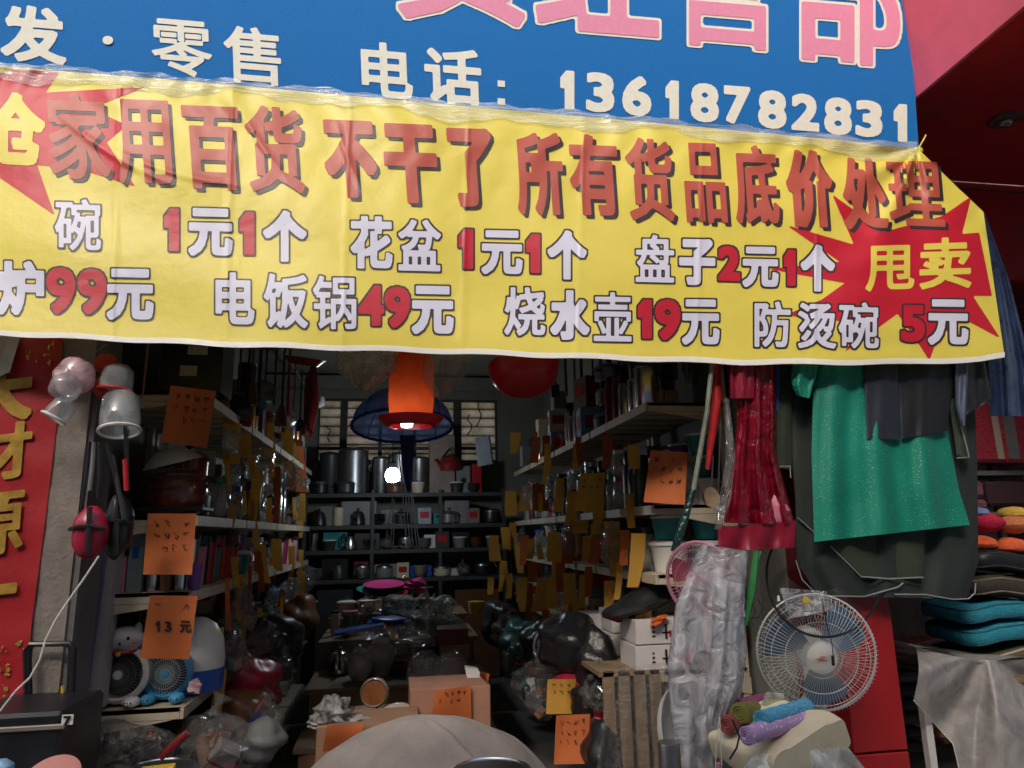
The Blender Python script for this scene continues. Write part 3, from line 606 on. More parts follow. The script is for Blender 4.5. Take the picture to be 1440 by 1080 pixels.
make_fan(P(985, 815, 2.72), (R(4), 0, R(-50)), .145, M_pwire, PAL['crimson'], PAL['pink'], 'pink standing fan half hidden in a dusty polythene cover', nw=56, rim=mat('pink_rim', (.42, .18, .25), .4))
# polythene cover over the pink fan and its neighbours
pv = thing('polythene_cover', P(1000, 1080, 2.5), 'long dusty polythene cover draped over the pink fan like a hanging bag', 'plastic cover')
for i, (L_, R_, Y, se) in enumerate([([(985, 765), (950, 850), (938, 940), (944, 1010), (952, 1090)], [(1052, 775), (1046, 860), (1050, 920), (1040, 1000), (1020, 1090)], 2.46, 41), ([(1003, 812), (1000, 900), (992, 960), (990, 1020)], [(1046, 822), (1040, 900), (1044, 960), (1018, 1022)], 2.40, 43)]):
    b, _ = sheetgrid(L_, R_, Y, .010, 2.1, se, .10 if i == 0 else .05, 40, 46); b.build(['skin', 'inner_fold'][i], M_filmd, pv, ang=70)
b = MB(); b.blob(P(1018, 940, 2.50), (.055, .04, .20), .1, seed=12); b.build('wrapped_fan_head', M_whitep, pv)
b = MB(); b.blob(P(1028, 850, 2.47), (.05, .04, .06), .2, seed=14); b.build('crumpled_top', M_filmd, pv)
b = MB(); b.blob(P(998, 1060, 2.50), (.07, .05, .17), .1, seed=13); b.build('wrapped_grey_part', mat('greyish_blue_film', (.24, .26, .31), .5), pv)
b = MB(); b.box(P(1036, 885, 2.41), (.016, .004, .08), Euler((0, R(8), 0))); simple('blue_label', b, PAL['pale blue'], 'small bright blue label stuck on the polythene cover', 'label')
for x, y, c_ in [(968, 925, 'magenta'), (951, 1040, 'magenta')]:
    b = MB(); b.blob(P(x, y, 2.50), (.010, .008, .028), .2, seed=int(x)); simple('pink_tie', b, PAL[c_], {968: 'faded pink ribbon inside the upper polythene cover', 951: 'bright pink ribbon low at the left of the polythene cover'}[x], 'ribbon')
# black hoop net with a packet
hp = thing('hoop_net', P(1160, 860, 2.6), 'black hoop of a folded net hanging across the top of the white fan', 'hoop')
pts = [P(1160+82*math.cos(a), 808+88*math.sin(a), min(2.985, 2.58+.46*(1-math.sin(a))+.03*math.cos(a))) for a in [k*2*math.pi/72 for k in range(72)]]
b = MB(); b.tube(pts, .0052, 6, closed=True); b.build('hoop', M_black, hp)
b = MB()
for k in range(64):
    a = .1+k/64*2.9; p0 = P(1160+80*math.cos(a), 808+86*math.sin(a), min(2.98, 2.58+.46*(1-math.sin(a)))); p1 = P(1155+50*math.cos(a+.25), 800+30*math.sin(a+.25), 2.80); b.tube([p0, (p0+p1)/2+Vector((0, .02, -.004)), p1], .0007, 3, cap=False)
b.build('net', M_black, hp)
b = MB(); b.tube([P(x, y, 2.60) for x, y in [(1156, 842), (1163, 880), (1170, 905), (1172, 925)]], .0018, 5); b.tube([P(1171, 922, 2.60), P(1172, 936, 2.60)], .006, 8); b.build('cord', M_black, hp)
pk = thing('clear_packet', P(1135, 860, 2.62), 'clear packet with a yellow label lying in the black hoop net', 'packet')
b = MB(); b.grid(lambda u, v: P(1096+66*u+14*v, 826+6*u+44*v-18*u*v, 2.62-.008*math.sin(u*7+v*4)), 12, 10); b.build('sleeve', film('dusty_clear_sleeve', (.7, .72, .74), milk=.5, rough=.12, bscale=25), pk)
b = MB(); b.blob(P(1136, 846, 2.63), (.024, .006, .014), .3, seed=2, rot=Euler((0, .6, 0))); b.build('label_patch', PAL['yellow'], pk)
b = MB(); b.lathe([(0, .012), (.005, .01), (.006, -.008), (0, -.01)], 10, P(1095, 842, 2.6)); simple('white_clip', b, M_white, 'tiny white plastic clip shining left of the clear packet', 'clip')
for i, pts in enumerate([[(1058, 850), (1063, 862), (1055, 872), (1060, 880)], [(1066, 842), (1072, 855), (1067, 868), (1056, 870)]]):
    b = MB(); b.tube([P(x, y, 2.5) for x, y in pts], .0018, 5); simple('wire_hook', b, M_black, ['thin black wire hook beside the blue label', 'bent black wire hook just right of the thin one'][i], 'hook')

# ------------------------------------------------------------------ bedding pile at lower right
dt = thing('goods_table', (P(1110, 1080, 2.35).x, 2.45, 0), 'low wooden table under the rolled mats and folded quilt', 'table')
zt = P(1110, 1110, 2.3).z
b = MB(); b.box((P(1110, 1080, 2.35).x, 2.45, zt-.015), (.62, .5, .03)); b.build('top', M_wood, dt, False)
for sx in (-.28, .28):
    for sy in (2.24, 2.66): b = MB(); b.box((P(1110, 1080, 2.35).x+sx, sy, (zt-.03)/2), (.04, .04, zt-.03)); b.build('leg', M_wood, dt, False)
def roll(name, a, c_, Ya, Yc, r, m, label, cat, seed, spiral=True):
    p0 = P(*a, Ya); p1 = P(*c_, Yc); t = thing(name, p0, label, cat); rr = random.Random(seed); d = (p1-p0).normalized(); b = MB()
    b.tube([p0.lerp(p1, k/14) for k in range(15)], [r*(1+.05*math.sin(k*1.9+seed)) for k in range(15)], 20); b.build('rolled_cloth', m, t, ang=60)
    if spiral:
        u = d.orthogonal().normalized(); w_ = d.cross(u)
        b = MB(); b.tube([p0-d*.002+u*(r*.92*(1-k/44))*math.cos(k*.5)+w_*(r*.92*(1-k/44))*math.sin(k*.5) for k in range(40)], .0022, 4); b.build('rolled_edge', m, t)
    return t
M_terry = mat('sky_blue_terry', (.10, .40, .62), .95, var=.35, scale=90, bump=1, bscale=160)
M_lilac = dotted('lilac_print_cloth', (.42, .28, .52), (.62, .58, .68), 70, .25, tl=0, rough=.8)
M_cream2 = mat('cream_quilt_cloth', (.62, .56, .40), .85, var=.08, scale=6, bump=.5, bscale=18)
roll('blue_mat', (1070, 1012), (1134, 994), 2.16, 2.30, .026, M_terry, 'sky blue rolled towel on top of the lilac roll', 'towel', 1)
roll('lilac_mat', (1050, 1035), (1130, 1010), 2.10, 2.26, .026, M_lilac, 'lilac printed cloth roll under the sky blue towel', 'cloth roll', 2)
roll('olive_mat', (1040, 1003), (1062, 1000), 2.30, 2.42, .032, mat('mustard_green_cloth', (.15, .15, .03), .8, var=.3), 'small olive green cloth roll left of the sky blue towel', 'cloth roll', 3)
roll('wine_mat', (1040, 992), (1078, 983), 2.44, 2.52, .022, mat('wine_lilac_cloth', (.22, .06, .14), .8, var=.4, scale=20), 'wine and purple cloth roll behind the olive roll', 'cloth roll', 4)
roll('patterned_mat', (1022, 1020), (1048, 1010), 2.28, 2.42, .028, mat('red_patterned_cloth', (.22, .05, .05), .8, var=.7, scale=30), 'dark red patterned cloth bundle at the left end of the pile', 'cloth roll', 5)
b = MB()
def quilt(u, v):
    a = u*2*math.pi; ca, sa = math.cos(a), math.sin(a); e = .35
    px_ = math.copysign(abs(ca)**e, ca); pz_ = math.copysign(abs(sa)**e, sa)
    return Vector((px_*.155+.01*math.sin(v*9), (v-.5)*.30, pz_*.048*(1+.1*math.sin(px_*7+v*3))+.004*math.sin(v*13+px_*5)))
Q = MB(); Q.grid(quilt, 48, 16, wrap=True)
cpt = P(1092, 1040, 2.26); E_ = Euler((0, R(-17), R(14))).to_matrix()
Q.v = [tuple(E_ @ Vector(v)+cpt) for v in Q.v]; n_ = len(Q.v); Q.f += [tuple(range(48))[::-1], tuple(range(n_-48, n_))]
simple('folded_quilt', Q, M_cream2, 'cream folded quilt under the lilac roll', 'quilt', ang=60)
b = MB(); b.box(P(1088, 985, 2.38), (.075, .02, .06), Euler((.5, .12, 0)), bev=.008); simple('clear_box', b, film('clear_box_plastic', (.75, .78, .72), milk=.5, rough=.12, bscale=30), 'small clear plastic box standing behind the sky blue towel', 'box')
b, _ = sheetgrid([(1060, 1062), (1020, 1110)], [(1192, 1050), (1240, 1110)], 2.12, .02, 2.5, 51, .0, 40, 14); simple('clear_sheet', b, film('milky_sheet', (.78, .82, .80), milk=1.3, rough=.2, bscale=12), 'milky plastic sheet over the front of the bedding pile', 'plastic sheet')
b = MB(); b.tube([P(x, y, 2.1) for x, y in [(1030, 1012), (1040, 1035), (1036, 1052), (1026, 1068)]], .003, 5); simple('brown_strap', b, M_black, 'dark cord looping down at the left of the cream quilt', 'cord')
for i, x in enumerate((1007, 1014)):
    b = MB(); b.tube([P(1012, 1008, 2.2), P(x, 1050, 2.2), P(x-1+i*2, 1090, 2.2)], .0016, 4); simple('white_string', b, M_white, ['left strand of white string hanging on the polythene cover', 'right strand of white string hanging on the polythene cover'][i], 'string')
b = MB(); b.box(P(1011, 1082, 2.2), (.012, .008, .04), bev=.003); simple('pink_tag', b, PAL['pink'], 'pink tag at the end of the white strings', 'tag')
b = MB(); c_ = P(943, 1090, 2.32); b.lathe([(.034, -.08), (.036, .09), (.034, .097), (.0, .098)], 24, c_); simple('steel_canister', b, M_dsteel, 'brushed steel cylinder canister at the bottom right of the front cloth', 'canister')
b = MB(); b.lathe([(0, .0), (.10, .01), (.17, .05), (.185, .075), (.178, .075), (.1, .02), (0, .01)], 32, P(948, 1042, 2.62), Euler((R(74), 0, R(38)))); simple('white_basin', b, M_whitep, 'pale plastic basin standing on edge behind the steel canister', 'basin')

# ------------------------------------------------------------------ draped cloth in the foreground
fb = thing('covered_stand', P(590, 1080, 2.2), 'beige cloth draped over a round stand at the bottom centre', 'covered stand')
cz = P(598, 1008, 2.42); M_drape = mat('beige_nonwoven_cloth', (.42, .37, .32), .75, var=.22, scale=5, bump=1.0, bscale=12, tl=.25)
def drape(u, v):
    a = u*2*math.pi; r = .60*v; drop = 1.05*r*r+.25*max(0, r-.3)
    cr = sum(.011*math.exp(-((math.sin(a-q)*r+.02*math.sin(r*9))/.010)**2)*(1 if math.cos(a-q) > 0 else 0)*min(1, r*5) for q in (-1.05, -2.45))
    fold = (max(0, v-.5))*.05*math.sin(a*7+math.sin(a*3)*1.5)+.004*math.sin(r*24+a*2)+.018*math.sin(a*2+r*7)*r+.006*math.sin(r*math.cos(a)*38+3*math.sin(r*math.sin(a)*17))
    return Vector((cz.x+r*(1+fold)*math.cos(a), 2.42+r*(1+fold)*math.sin(a)*.8, cz.z-drop+cr+fold*.3))
b = MB(); b.grid(drape, 160, 50, wrap=True); b.build('drape', M_drape, fb, ang=80)
b = MB(); b.lathe([(.12, 0), (.12, cz.z-.16), (.05, cz.z-.12), (0, cz.z-.11)], 28, (cz.x, 2.42, 0)); b.build('stand', M_card, fb)
b = MB(); c_ = P(690, 1084, 2.0); b.tube([(c_.x+.105*math.cos(k*.1309), c_.y+.105*math.sin(k*.1309), c_.z) for k in range(48)], .0035, 6, closed=True)
b.lathe([(.104, 0), (.09, -.05), (.03, -.075), (0, -.076)], 36, c_); simple('steel_bowl', b, M_steel, 'shiny steel bowl rim poking up at the bottom edge before the draped cloth', 'bowl')

# ------------------------------------------------------------------ lower left: speaker trolley, cable, carton
sp = thing('trolley_speaker', P(50, 1080, 2.7), 'black trolley speaker box with a tall handle at the lower left', 'speaker')
A0 = P(-60, 1006, 2.66); A1 = P(128, 1004, 2.86)
b = MB(); b.box(((A0.x+A1.x)/2, 2.80, A0.z/2-.0), (A1.x-A0.x, .34, A0.z), bev=.012); b.build('cabinet', mat('black_vinyl_cabinet', (.012, .013, .018), .35, var=.2, bump=.2, bscale=300, dirt=.2), sp, False)
b = MB(); yf = 2.63; b.box(((A0.x+P(92, 1022, yf).x)/2, yf-.004, P(40, 1024, yf).z), (P(92, 1022, yf).x-A0.x, .012, .016), bev=.003); b.build('trim_strip', mat('dusty_gold_trim', (.33, .29, .23), .4, metal=.4), sp)
b = MB(); pc = P(95, 1012, 2.625); b.box(pc, (.034, .004, .030)); ls = b.build('corner_sticker', M_white, sp, False)
letter('7', [89, 1007, 100, 1020], 'sticker_numeral', M_black, lambda x, y, l: P(x, y, 2.619), sp, 0, bold=.8, step=.7)
b = MB(); hz = [P(38, 1000, 2.95), P(36, 915, 2.95), P(42, 906, 2.95), P(98, 905, 2.95), P(104, 912, 2.95), P(100, 1000, 2.95)]; b.tube(hz, .010, 8); b.tube([h+Vector((.012, 0, 0)) if i < 3 else h-Vector((.012, 0, 0)) for i, h in enumerate(hz)], .008, 8); b.build('handle_frame', M_black, sp)
b = MB(); b.tube([P(88, 998, 2.94), P(88, 965, 2.94)], .006, 6); b.build('yellow_reflector', PAL['yellow'], sp)
b = MB(); b.blob(P(72, 998, 2.86), (.006, .006, .006), .05); b.build('red_light', PAL['red'], sp)
b = MB(); b.tube([P(x, y, 2.55) for x, y in [(-30, 1018), (0, 1000), (22, 972), (42, 953), (56, 928), (64, 900), (78, 872), (96, 845), (115, 818), (130, 796), (139, 782)]], .0034, 8)
simple('white_cable', b, M_white, 'white cable running from the lower left up to the hanging bag', 'cable')
b = MB(); b.lathe([(0, .02), (.05, .017), (.078, .004), (.08, -.01), (.0, -.012)], 36, P(72, 1094, 2.5), Euler((R(35), 0, 0))); fanc = simple('pink_round_brush', b, dotted('salmon_ribbed_plastic', (.60, .27, .23), (.45, .18, .15), 160, .2, tl=0), 'round ribbed salmon pink cover just showing at the bottom left', 'cover')
b = MB(); b.blob(P(4, 1084, 2.5), (.03, .03, .03), .1); simple('bottle', b, PAL['pale blue'], 'pale blue bottle top peeking in at the bottom left corner', 'bottle')
ct = thing('long_carton', P(120, 1000, 3.26), 'tall narrow white carton with purple print standing left of the cat fan', 'carton')
fr = [P(129, 750, 3.27), P(166, 750, 3.27), P(137, 998, 3.24), P(97, 998, 3.24)]; b = MB(); b.add(fr+[v+Vector((0, .1, 0)) for v in fr], [(0, 1, 2, 3), (7, 6, 5, 4), (0, 4, 5, 1), (1, 5, 6, 2), (2, 6, 7, 3), (3, 7, 4, 0)])
b.build('box', mat('grey_white_carton', (.38, .34, .33), .7, var=.1, dirt=.3), ct, False)
def scribble(x0, y0, x1, y1, Y, parent, m, rows, cols, seed, th=.0014, name='handwriting', slant=0, fn=None):
    rr = random.Random(seed); b = MB(); fn = fn or (lambda x, y: P(x, y, Y))
    for r_ in range(rows):
        for c_ in range(cols):
            if rr.random() < .12: continue
            cx_ = x0+(x1-x0)*(c_+.5)/cols+slant*(r_/max(1, rows)); cy_ = y0+(y1-y0)*(r_+.5)/rows; w_ = (x1-x0)/cols*.38; h_ = (y1-y0)/rows*.36
            lx, ly = cx_-w_*rr.uniform(.3, 1), cy_-h_*rr.uniform(.4, 1)
            for _ in range(rr.randint(3, 6)):
                a = (cx_+rr.uniform(-.9, .9)*w_, cy_+rr.uniform(-.9, .9)*h_); m_ = ((lx+a[0])/2+rr.uniform(-.25, .25)*w_, (ly+a[1])/2+rr.uniform(-.25, .25)*h_)
                b.tube([fn(lx, ly), fn(*m_), fn(*a)], [th*.6, th, th*.5], 4, cap=False)
                lx, ly = (a if rr.random() < .55 else (cx_+rr.uniform(-.9, .9)*w_, cy_+rr.uniform(-.9, .9)*h_))
    return tag(b.build(name, m, parent), kind='stuff')
b = MB(); b.add([P(141, 770, 3.262), P(153, 770, 3.262), P(122, 990, 3.232), P(110, 990, 3.232)], [(0, 1, 2, 3)]); b.grid(lambda u, v: P(141+11*u-31*v, 770+220*v, 3.258-.03*v), 2, 6); b.build('purple_print', mat('pale_purple_print', (.22, .16, .27), .7), ct, False)
scribble(117, 820, 128, 985, 3.22, ct, M_ink, 11, 1, 5, .0016, 'print_marks')
# hanging pouches at the left edge
def pouch(px, py, Y, w_, h_, m, label, seed):
    p = P(px, py, Y); t = thing('pouch', p, label, 'bag'); b = MB(); b.blob(p, (w_, .05, h_), .06, 18, 12, seed=seed); b.build('body', m, t)
    b = MB(); b.tube([p+Vector((-w_*.98, -.03, .01)), p+Vector((-w_*.3, -.058, .02)), p+Vector((w_*.3, -.058, .02)), p+Vector((w_*.98, -.03, .01))], .008, 6); b.tube([p+Vector((.01, -.052, h_*.95)), p+Vector((.015, -.056, 0)), p+Vector((.02, -.05, -h_*.9))], .010, 6); b.build('strap', M_black, t)
    return t
pouch(127, 748, 2.90, .062, .095, PAL['crimson'], 'red round pouch with crossing black straps hanging by the left pier', 2)
pouch(166, 740, 2.98, .058, .12, M_black, 'plain black pouch hanging right of the red pouch', 6)
for i, (a, e, m) in enumerate([((126, 622), (114, 720), M_black), ((140, 622), (138, 700), M_black), ((150, 624), (168, 700), M_black), ((132, 622), (126, 690), PAL['grey']), ((176, 600), (178, 690), M_black), ((158, 640), (174, 730), PAL['charcoal'])]):
    b = MB(); p0 = P(*a, 2.92); p1 = P(*e, 2.92); b.tube([p0, p0.lerp(p1, .5)+Vector((.006, -.01, 0)), p1], .008, 6); simple('hanging_strap', b, m, f'{["first", "second", "third", "fourth", "fifth", "sixth"][i]} strap from the left ' + 'in the bundle above the pouches', 'strap', 'straps above the pouches')
b = MB(); b.tube([P(176, 646, 2.9), P(178, 690, 2.9)], .010, 8); simple('red_tool', b, PAL['red'], 'short red tool hanging among the black straps', 'tool')
# clear plastic ware hung top left
def clearware(px, py, Y, r, h_, m, label, rot, ring=True, ringm=None):
    p = P(px, py, Y); t = thing('clear_tub', p, label, 'tub'); b = MB(); b.lathe([(r*.55, h_), (r*.9, h_*.8), (r, h_*.3), (r*.95, 0), (r*.93, 0), (r*.97, h_*.3), (r*.86, h_*.78), (r*.5, h_*.97)], 28, p, rot); b.build('wall', m, t)
    if ring:
        M_ = rot.to_matrix(); b = MB(); b.tube([p+M_ @ Vector((r*1.0*math.cos(k*.209), r*1.0*math.sin(k*.209), 0)) for k in range(30)], .006, 6, closed=True); b.build('ring', ringm or M_whitep, t)
    return t
M_pinkf = film('pink_clear_plastic', (.75, .50, .54), milk=1.0, rough=.1, bscale=7, bump=.2)
M_clearf = film('clear_hard_plastic', (.86, .88, .88), milk=.22, rough=.06, bscale=5, bump=.15)
b = MB(); b.blob(P(104, 530, 2.86), (.075, .06, .075), .06, 20, 14, seed=3); simple('pink_plastic_bubble', b, M_pinkf, 'pinkish clear plastic ball wrapping over the top of the left pier', 'plastic ball')
b = MB(); b.blob(P(92, 545, 2.76), (.055, .05, .055), .04, 20, 14, seed=5); simple('clear_plastic_bubble', b, M_clearf, 'clear plastic ball hanging in front of the pinkish one', 'plastic ball')
clearware(168, 606, 2.86, .072, .17, M_clearf, 'clear hanging tub with a pale oval rim over the black straps', Euler((R(-14), R(-8), 0)))
clearware(76, 588, 2.82, .045, .08, M_clearf, 'small clear cup tilted in front of the red couplet', Euler((R(-10), R(28), 0)))
clearware(162, 548, 2.9, .06, .10, M_clearf, 'clear tub with a red lid hanging beside the pink ball', Euler((0, R(5), 0)), True, PAL['red'])
b = MB(); b.lathe([(0, .015), (.05, .012), (.055, -.012), (0, -.015)], 24, P(150, 543, 3.00), Euler((R(65), 0, 0))); simple('round_tin', b, PAL['red'], 'round red tin showing through the clear tub', 'tin')
b = MB(); b.lathe([(0, .012), (.04, .01), (.045, -.008), (0, -.01)], 24, P(148, 510, 2.95), Euler((R(60), 0, 0))); simple('round_tin', b, PAL['red'], 'smaller round red tin right under the banner hem at left', 'tin')
for i, (x0, y0, x1, y1) in enumerate([(118, 485, 124, 502), (150, 484, 128, 500), (108, 484, 121, 503)]):
    b = MB(); b.tube([P(x0, y0, 2.86), P(x1, y1, 2.86)], .0015, 4); simple('tie_string', b, M_pipe, ['pale string above the pink ball, upright middle one', 'pale string above the pink ball, slanting right', 'pale string above the pink ball, slanting left'][i], 'string')
b = MB(); b.tube([P(210, 470, 3.1), P(200, 560, 3.1)], .005, 6); simple('thin_rod', b, PAL['brown'], 'thin reddish rod hanging behind the clear tubs', 'rod')
# bags, feeder, basin and food cover over the entrance
b, _ = sheetgrid([(474, 490), (470, 520), (500, 545)], [(560, 490), (558, 520), (520, 552)], 3.2, .03, 2, 61, .09, 24, 16); simple('clear_basket_bag', b, film('ribbed_clear_plastic', (.8, .76, .7), milk=.4, rough=.08, bscale=22, bump=.8), 'clear ribbed plastic bag hanging left of the orange lampshade', 'plastic bag')
b, _ = sheetgrid([(596, 495), (592, 530), (610, 560)], [(662, 495), (660, 520), (640, 548)], 3.15, .03, 2, 63, .07, 24, 16); simple('clear_bag', b, film('thin_clear_plastic', (.85, .82, .8), milk=.16, rough=.08, bscale=16, bump=.7), 'thin clear bag hanging over the right side of the orange lampshade', 'plastic bag')
fd = thing('pendant_lamp', P(578, 600, 3.3), 'glowing orange plastic lampshade with a red brim hanging over the aisle', 'lamp')
M_orp = mat('translucent_orange_plastic', (.66, .10, .02), .35, var=.2, tl=.6); M_redp = mat('red_plastic', (.48, .012, .018), .3, var=.06, tl=.15)
c_ = P(578, 590, 3.3); b = MB(); b.lathe([(.100, 0), (.108, .10), (.104, .28), (.09, .34), (.02, .36)], 36, c_); b.v = b.v; b.build('shade', M_orp, fd)
b = MB(); b.grid(lambda u, v: c_+Vector(((.10+.058*v)*math.cos(u*6.2832), (.10+.058*v)*math.sin(u*6.2832), -.034+.044*v*v)), 40, 6, wrap=True); b.grid(lambda u, v: c_+Vector(((.10+.002*v)*math.cos(u*6.2832), (.10+.002*v)*math.sin(u*6.2832), -.034+.04*v)), 40, 2, wrap=True); b.build('brim', M_redp, fd)
b = MB(); b.tube([(c_.x, c_.y, c_.z+.35), (c_.x, c_.y, 2.9)], .003, 5); b.build('cord', M_black, fd)
b = MB(); b.lathe([(0, -.035), (.025, -.03), (.034, 0), (.03, .05), (.018, .08), (.016, .12), (0, .125)], 20, c_+Vector((-.02, -.01, -.008))); b.build('bulb', mat('lit_white_bulb', (.9, .93, 1), .4, emit=((.95, .95, 1), 3.6)), fd)
rb = thing('red_basin', P(737, 528, 3.2), 'round red plastic basin hanging with its bottom to the street', 'basin')
c_ = P(737, 528, 3.2); b = MB(); b.lathe([(0, -.075), (.09, -.073), (.125, -.06), (.155, -.02), (.168, .03), (.172, .045), (.150, .04), (.118, -.03), (0, -.05)], 44, c_, Euler((R(-15), 0, 0))); b.build('bowl', M_redp, rb)
b = MB(); E3 = Euler((R(-15), 0, 0)).to_matrix(); b.tube([c_+E3 @ Vector((.085*math.cos(k*.2), .085*math.sin(k*.2), -.074)) for k in range(32)], .003, 4, closed=True); b.build('foot_ring', M_redp, rb)
b = MB(); c_ = P(428, 508, 3.9); b.lathe([(0, -.02), (.08, -.02), (.12, .02), (.115, .02), (0, -.01)], 32, c_, Euler((R(14), R(8), 0))); simple('red_plate', b, M_dred, 'dull red plate hanging further back at the left of the aisle', 'plate')
fc = thing('food_cover', P(566, 600, 4.0), 'blue mesh food cover dome hanging behind the orange lampshade', 'food cover')
M_mesh = film('blue_mesh_fabric', (.30, .48, .92), milk=1.3, rough=.4, bscale=4, bump=.1); M_rimb = mat('blue_cloth_rim', (.02, .04, .30), .7, tl=.2)
c_ = P(566, 600, 4.0); E_ = Euler((R(-11), 0, 0)).to_matrix(); rr_ = .285
def dome(u, v):
    a = u*2*math.pi; t = v*math.pi/2; return E_ @ Vector((rr_*math.cos(t)*math.cos(a), rr_*math.cos(t)*math.sin(a), .22*math.sin(t)))+c_
b = MB(); b.grid(dome, 72, 16, wrap=True); b.build('mesh_dome', M_mesh, fc)
b = MB()
for k in range(8): b.tube([dome(k/8, j/10) for j in range(11)], .003, 4)
b.build('rib', M_rimb, fc)
b = MB(); b.tube([E_ @ Vector(((rr_+.004*math.sin(k*2.2))*math.cos(k*.0654), (rr_+.004*math.sin(k*2.2))*math.sin(k*.0654), 0))+c_ for k in range(96)], .009, 6, closed=True); b.build('rim', M_rimb, fc)
b, _ = sheetgrid([(562, 612), (566, 660), (572, 690)], [(584, 612), (580, 660), (578, 690)], 3.96, .01, 1, 66, .03, 12, 14); b.build('gathered_tail', mat('dark_blue_mesh_tail', (.01, .018, .11), .8), fc)
# lamps
def lamp(px, py, Y, r, st, label, cord=3.25):
    c_ = P(px, py, Y); t = thing('lamp_bulb', c_, label, 'lamp'); b = MB(); b.lathe([(0, -r), (r*.7, -r*.85), (r*.95, -r*.3), (r*.9, r*.4), (r*.45, r*.9), (0, r)], 20, c_); b.build('globe', mat('lit_bulb_glass_%d' % px, (.9, .93, 1), .4, emit=((.82, .91, 1), st)), t)
    b = MB(); b.lathe([(r*.42, r*.85), (r*.42, r*1.6), (r*.15, r*1.8)], 14, c_); b.tube([(c_.x, c_.y, c_.z+r*1.7), (c_.x, c_.y, cord)], .004, 5); b.build('socket', M_black, t)
lamp(552, 668, 6.3, .066, 55, 'bright white energy saving bulb hanging low in the dark aisle')

# ------------------------------------------------------------------ the neighbour's goods on the right
def cushion(cx, cy, Y, sx, sy, sz, m, label, cat, seed=0, piping=None, rz=0, wav=.02, group=None):
    c_ = P(cx, cy, Y) if cy > 10 else Vector((cx, Y, cy)); t = thing('seat_cushion' if cat == 'cushion' else cat.replace(' ', '_'), c_, label, cat, group); E2 = Euler((0, 0, rz)).to_matrix()
    def f(u, v):
        a = u*2*math.pi; ph_ = (v-.5)*math.pi; cu = math.cos(ph_)**.35 if 0 < v < 1 else 0
        x = math.copysign(abs(math.cos(a))**.3, math.cos(a))*sx*cu; y = math.copysign(abs(math.sin(a))**.3, math.sin(a))*sy*cu; z = sz*math.copysign(abs(math.sin(ph_))**.6, math.sin(ph_))
        return E2 @ Vector((x, y, z+wav*math.sin(x*11+seed)+.3*wav*math.sin(y*14)))+c_
    b = MB(); b.grid(f, 56, 12, wrap=True); b.build('pad', m, t, ang=70)
    if piping:
        for v in (.36, .64):
            b = MB(); b.tube([f(k/56, v)*1.0 for k in range(56)], .005, 5, closed=True); b.build('piping', piping, t)
    return t
M_tq = mat('turquoise_plush', (.02, .24, .34), .9, var=.2, scale=40, bump=.6, bscale=90)
M_dk = mat('dark_brown_cushion_cover', (.04, .032, .026), .8, var=.35, scale=25, bump=.3)
cushion(1400, 914, 3.35, .28, .2, .040, mat('khaki_cushion', (.10, .085, .055), .85, var=.3, scale=30), 'brown seat cushion at the bottom of the neighbour cushion pile', 'cushion', 1, M_cream)
cushion(1398, 884, 3.33, .28, .2, .048, M_tq, 'turquoise plush cushion, lower of the two', 'cushion', 2, mat('teal_piping', (.01, .10, .14), .7))
cushion(1394, 855, 3.33, .29, .2, .048, M_tq, 'turquoise plush cushion, upper of the two', 'cushion', 2.3, mat('teal_piping', (.01, .10, .14), .7))
cushion(1400, 822, 3.32, .27, .2, .052, M_dk, 'dark brown cushion with tan stitching over the turquoise pair', 'cushion', 3.2, mat('tan_stitching', (.2, .15, .09), .8))
cushion(1400, 788, 3.32, .27, .2, .052, M_dark, 'black cushion with pale stitching below the orange bolsters', 'cushion', 3.5, PAL['charcoal'])
for i, (x, y, r, m, lb) in enumerate([(1378, 765, .052, (.62, .10, .03), 'orange red bolster cushion, left in the lower pair'), (1420, 768, .058, (.66, .12, .04), 'orange red bolster cushion, right in the lower pair'),
    (1388, 735, .058, (.45, .012, .05), 'crimson bolster cushion above the orange pair'), (1424, 738, .056, (.50, .17, .07), 'rust orange bolster cushion right of the crimson one'),
    (1370, 722, .04, (.16, .22, .45), 'powder blue bolster cushion behind the crimson one'), (1425, 722, .045, (.62, .40, .08), 'mustard yellow bolster cushion behind the rust one'), (1446, 772, .04, (.08, .12, .03), 'olive green bolster cushion at the right edge')]):
    b = MB(); b.blob(P(x, y, 3.24+.05*(i > 3)), (r*1.35, .09, r*.82), .04, 20, 12, seed=i); simple('bolster', b, mat('plush_%d' % i, m, .95, var=.2, scale=60, bump=.5, bscale=100), lb, 'cushion', 'bolster cushions at the neighbour stall')
nt_ = thing('covered_table', P(1390, 1080, 3.1), 'table under a dusty translucent sheet at the right edge', 'table')
zt2 = P(1400, 935, 3.3).z
b = MB(); b.box((P(1400, 935, 3.3).x+.12, 3.42, zt2-.03), (.80, .62, .03)); b.build('top', M_wood, nt_, False)
for x, y in [(1300, 3.12), (1310, 3.66)]: b = MB(); q = P(x, 1000, 3.12); b.box((q.x, y, zt2/2-.03), (.035, .035, zt2-.06)); b.build('leg', M_whitep, nt_, False)
M_cov = film('dusty_table_sheet', (.62, .59, .57), milk=.62, rough=.35, bscale=9, bump=.3, even=.6)
def cov(u, v):
    x = 1288+200*u; top = 910+14*math.sin(u*3)+9*u
    lo = 985+u/.28*62 if u < .28 else 1047+(u-.28)*900
    y = top+(min(lo, 1150)-top)*v; dx, dy = x-1388, y-922; rr = math.hypot(dx, dy); an = math.atan2(dx, dy+8)
    Y = 3.08-.06*v-.075*math.sin(an*4.6+.6)*min(1, rr/90)-.012*math.sin(an*13)*min(1, rr/60)
    return P(x+4*math.sin(v*4), y, Y)
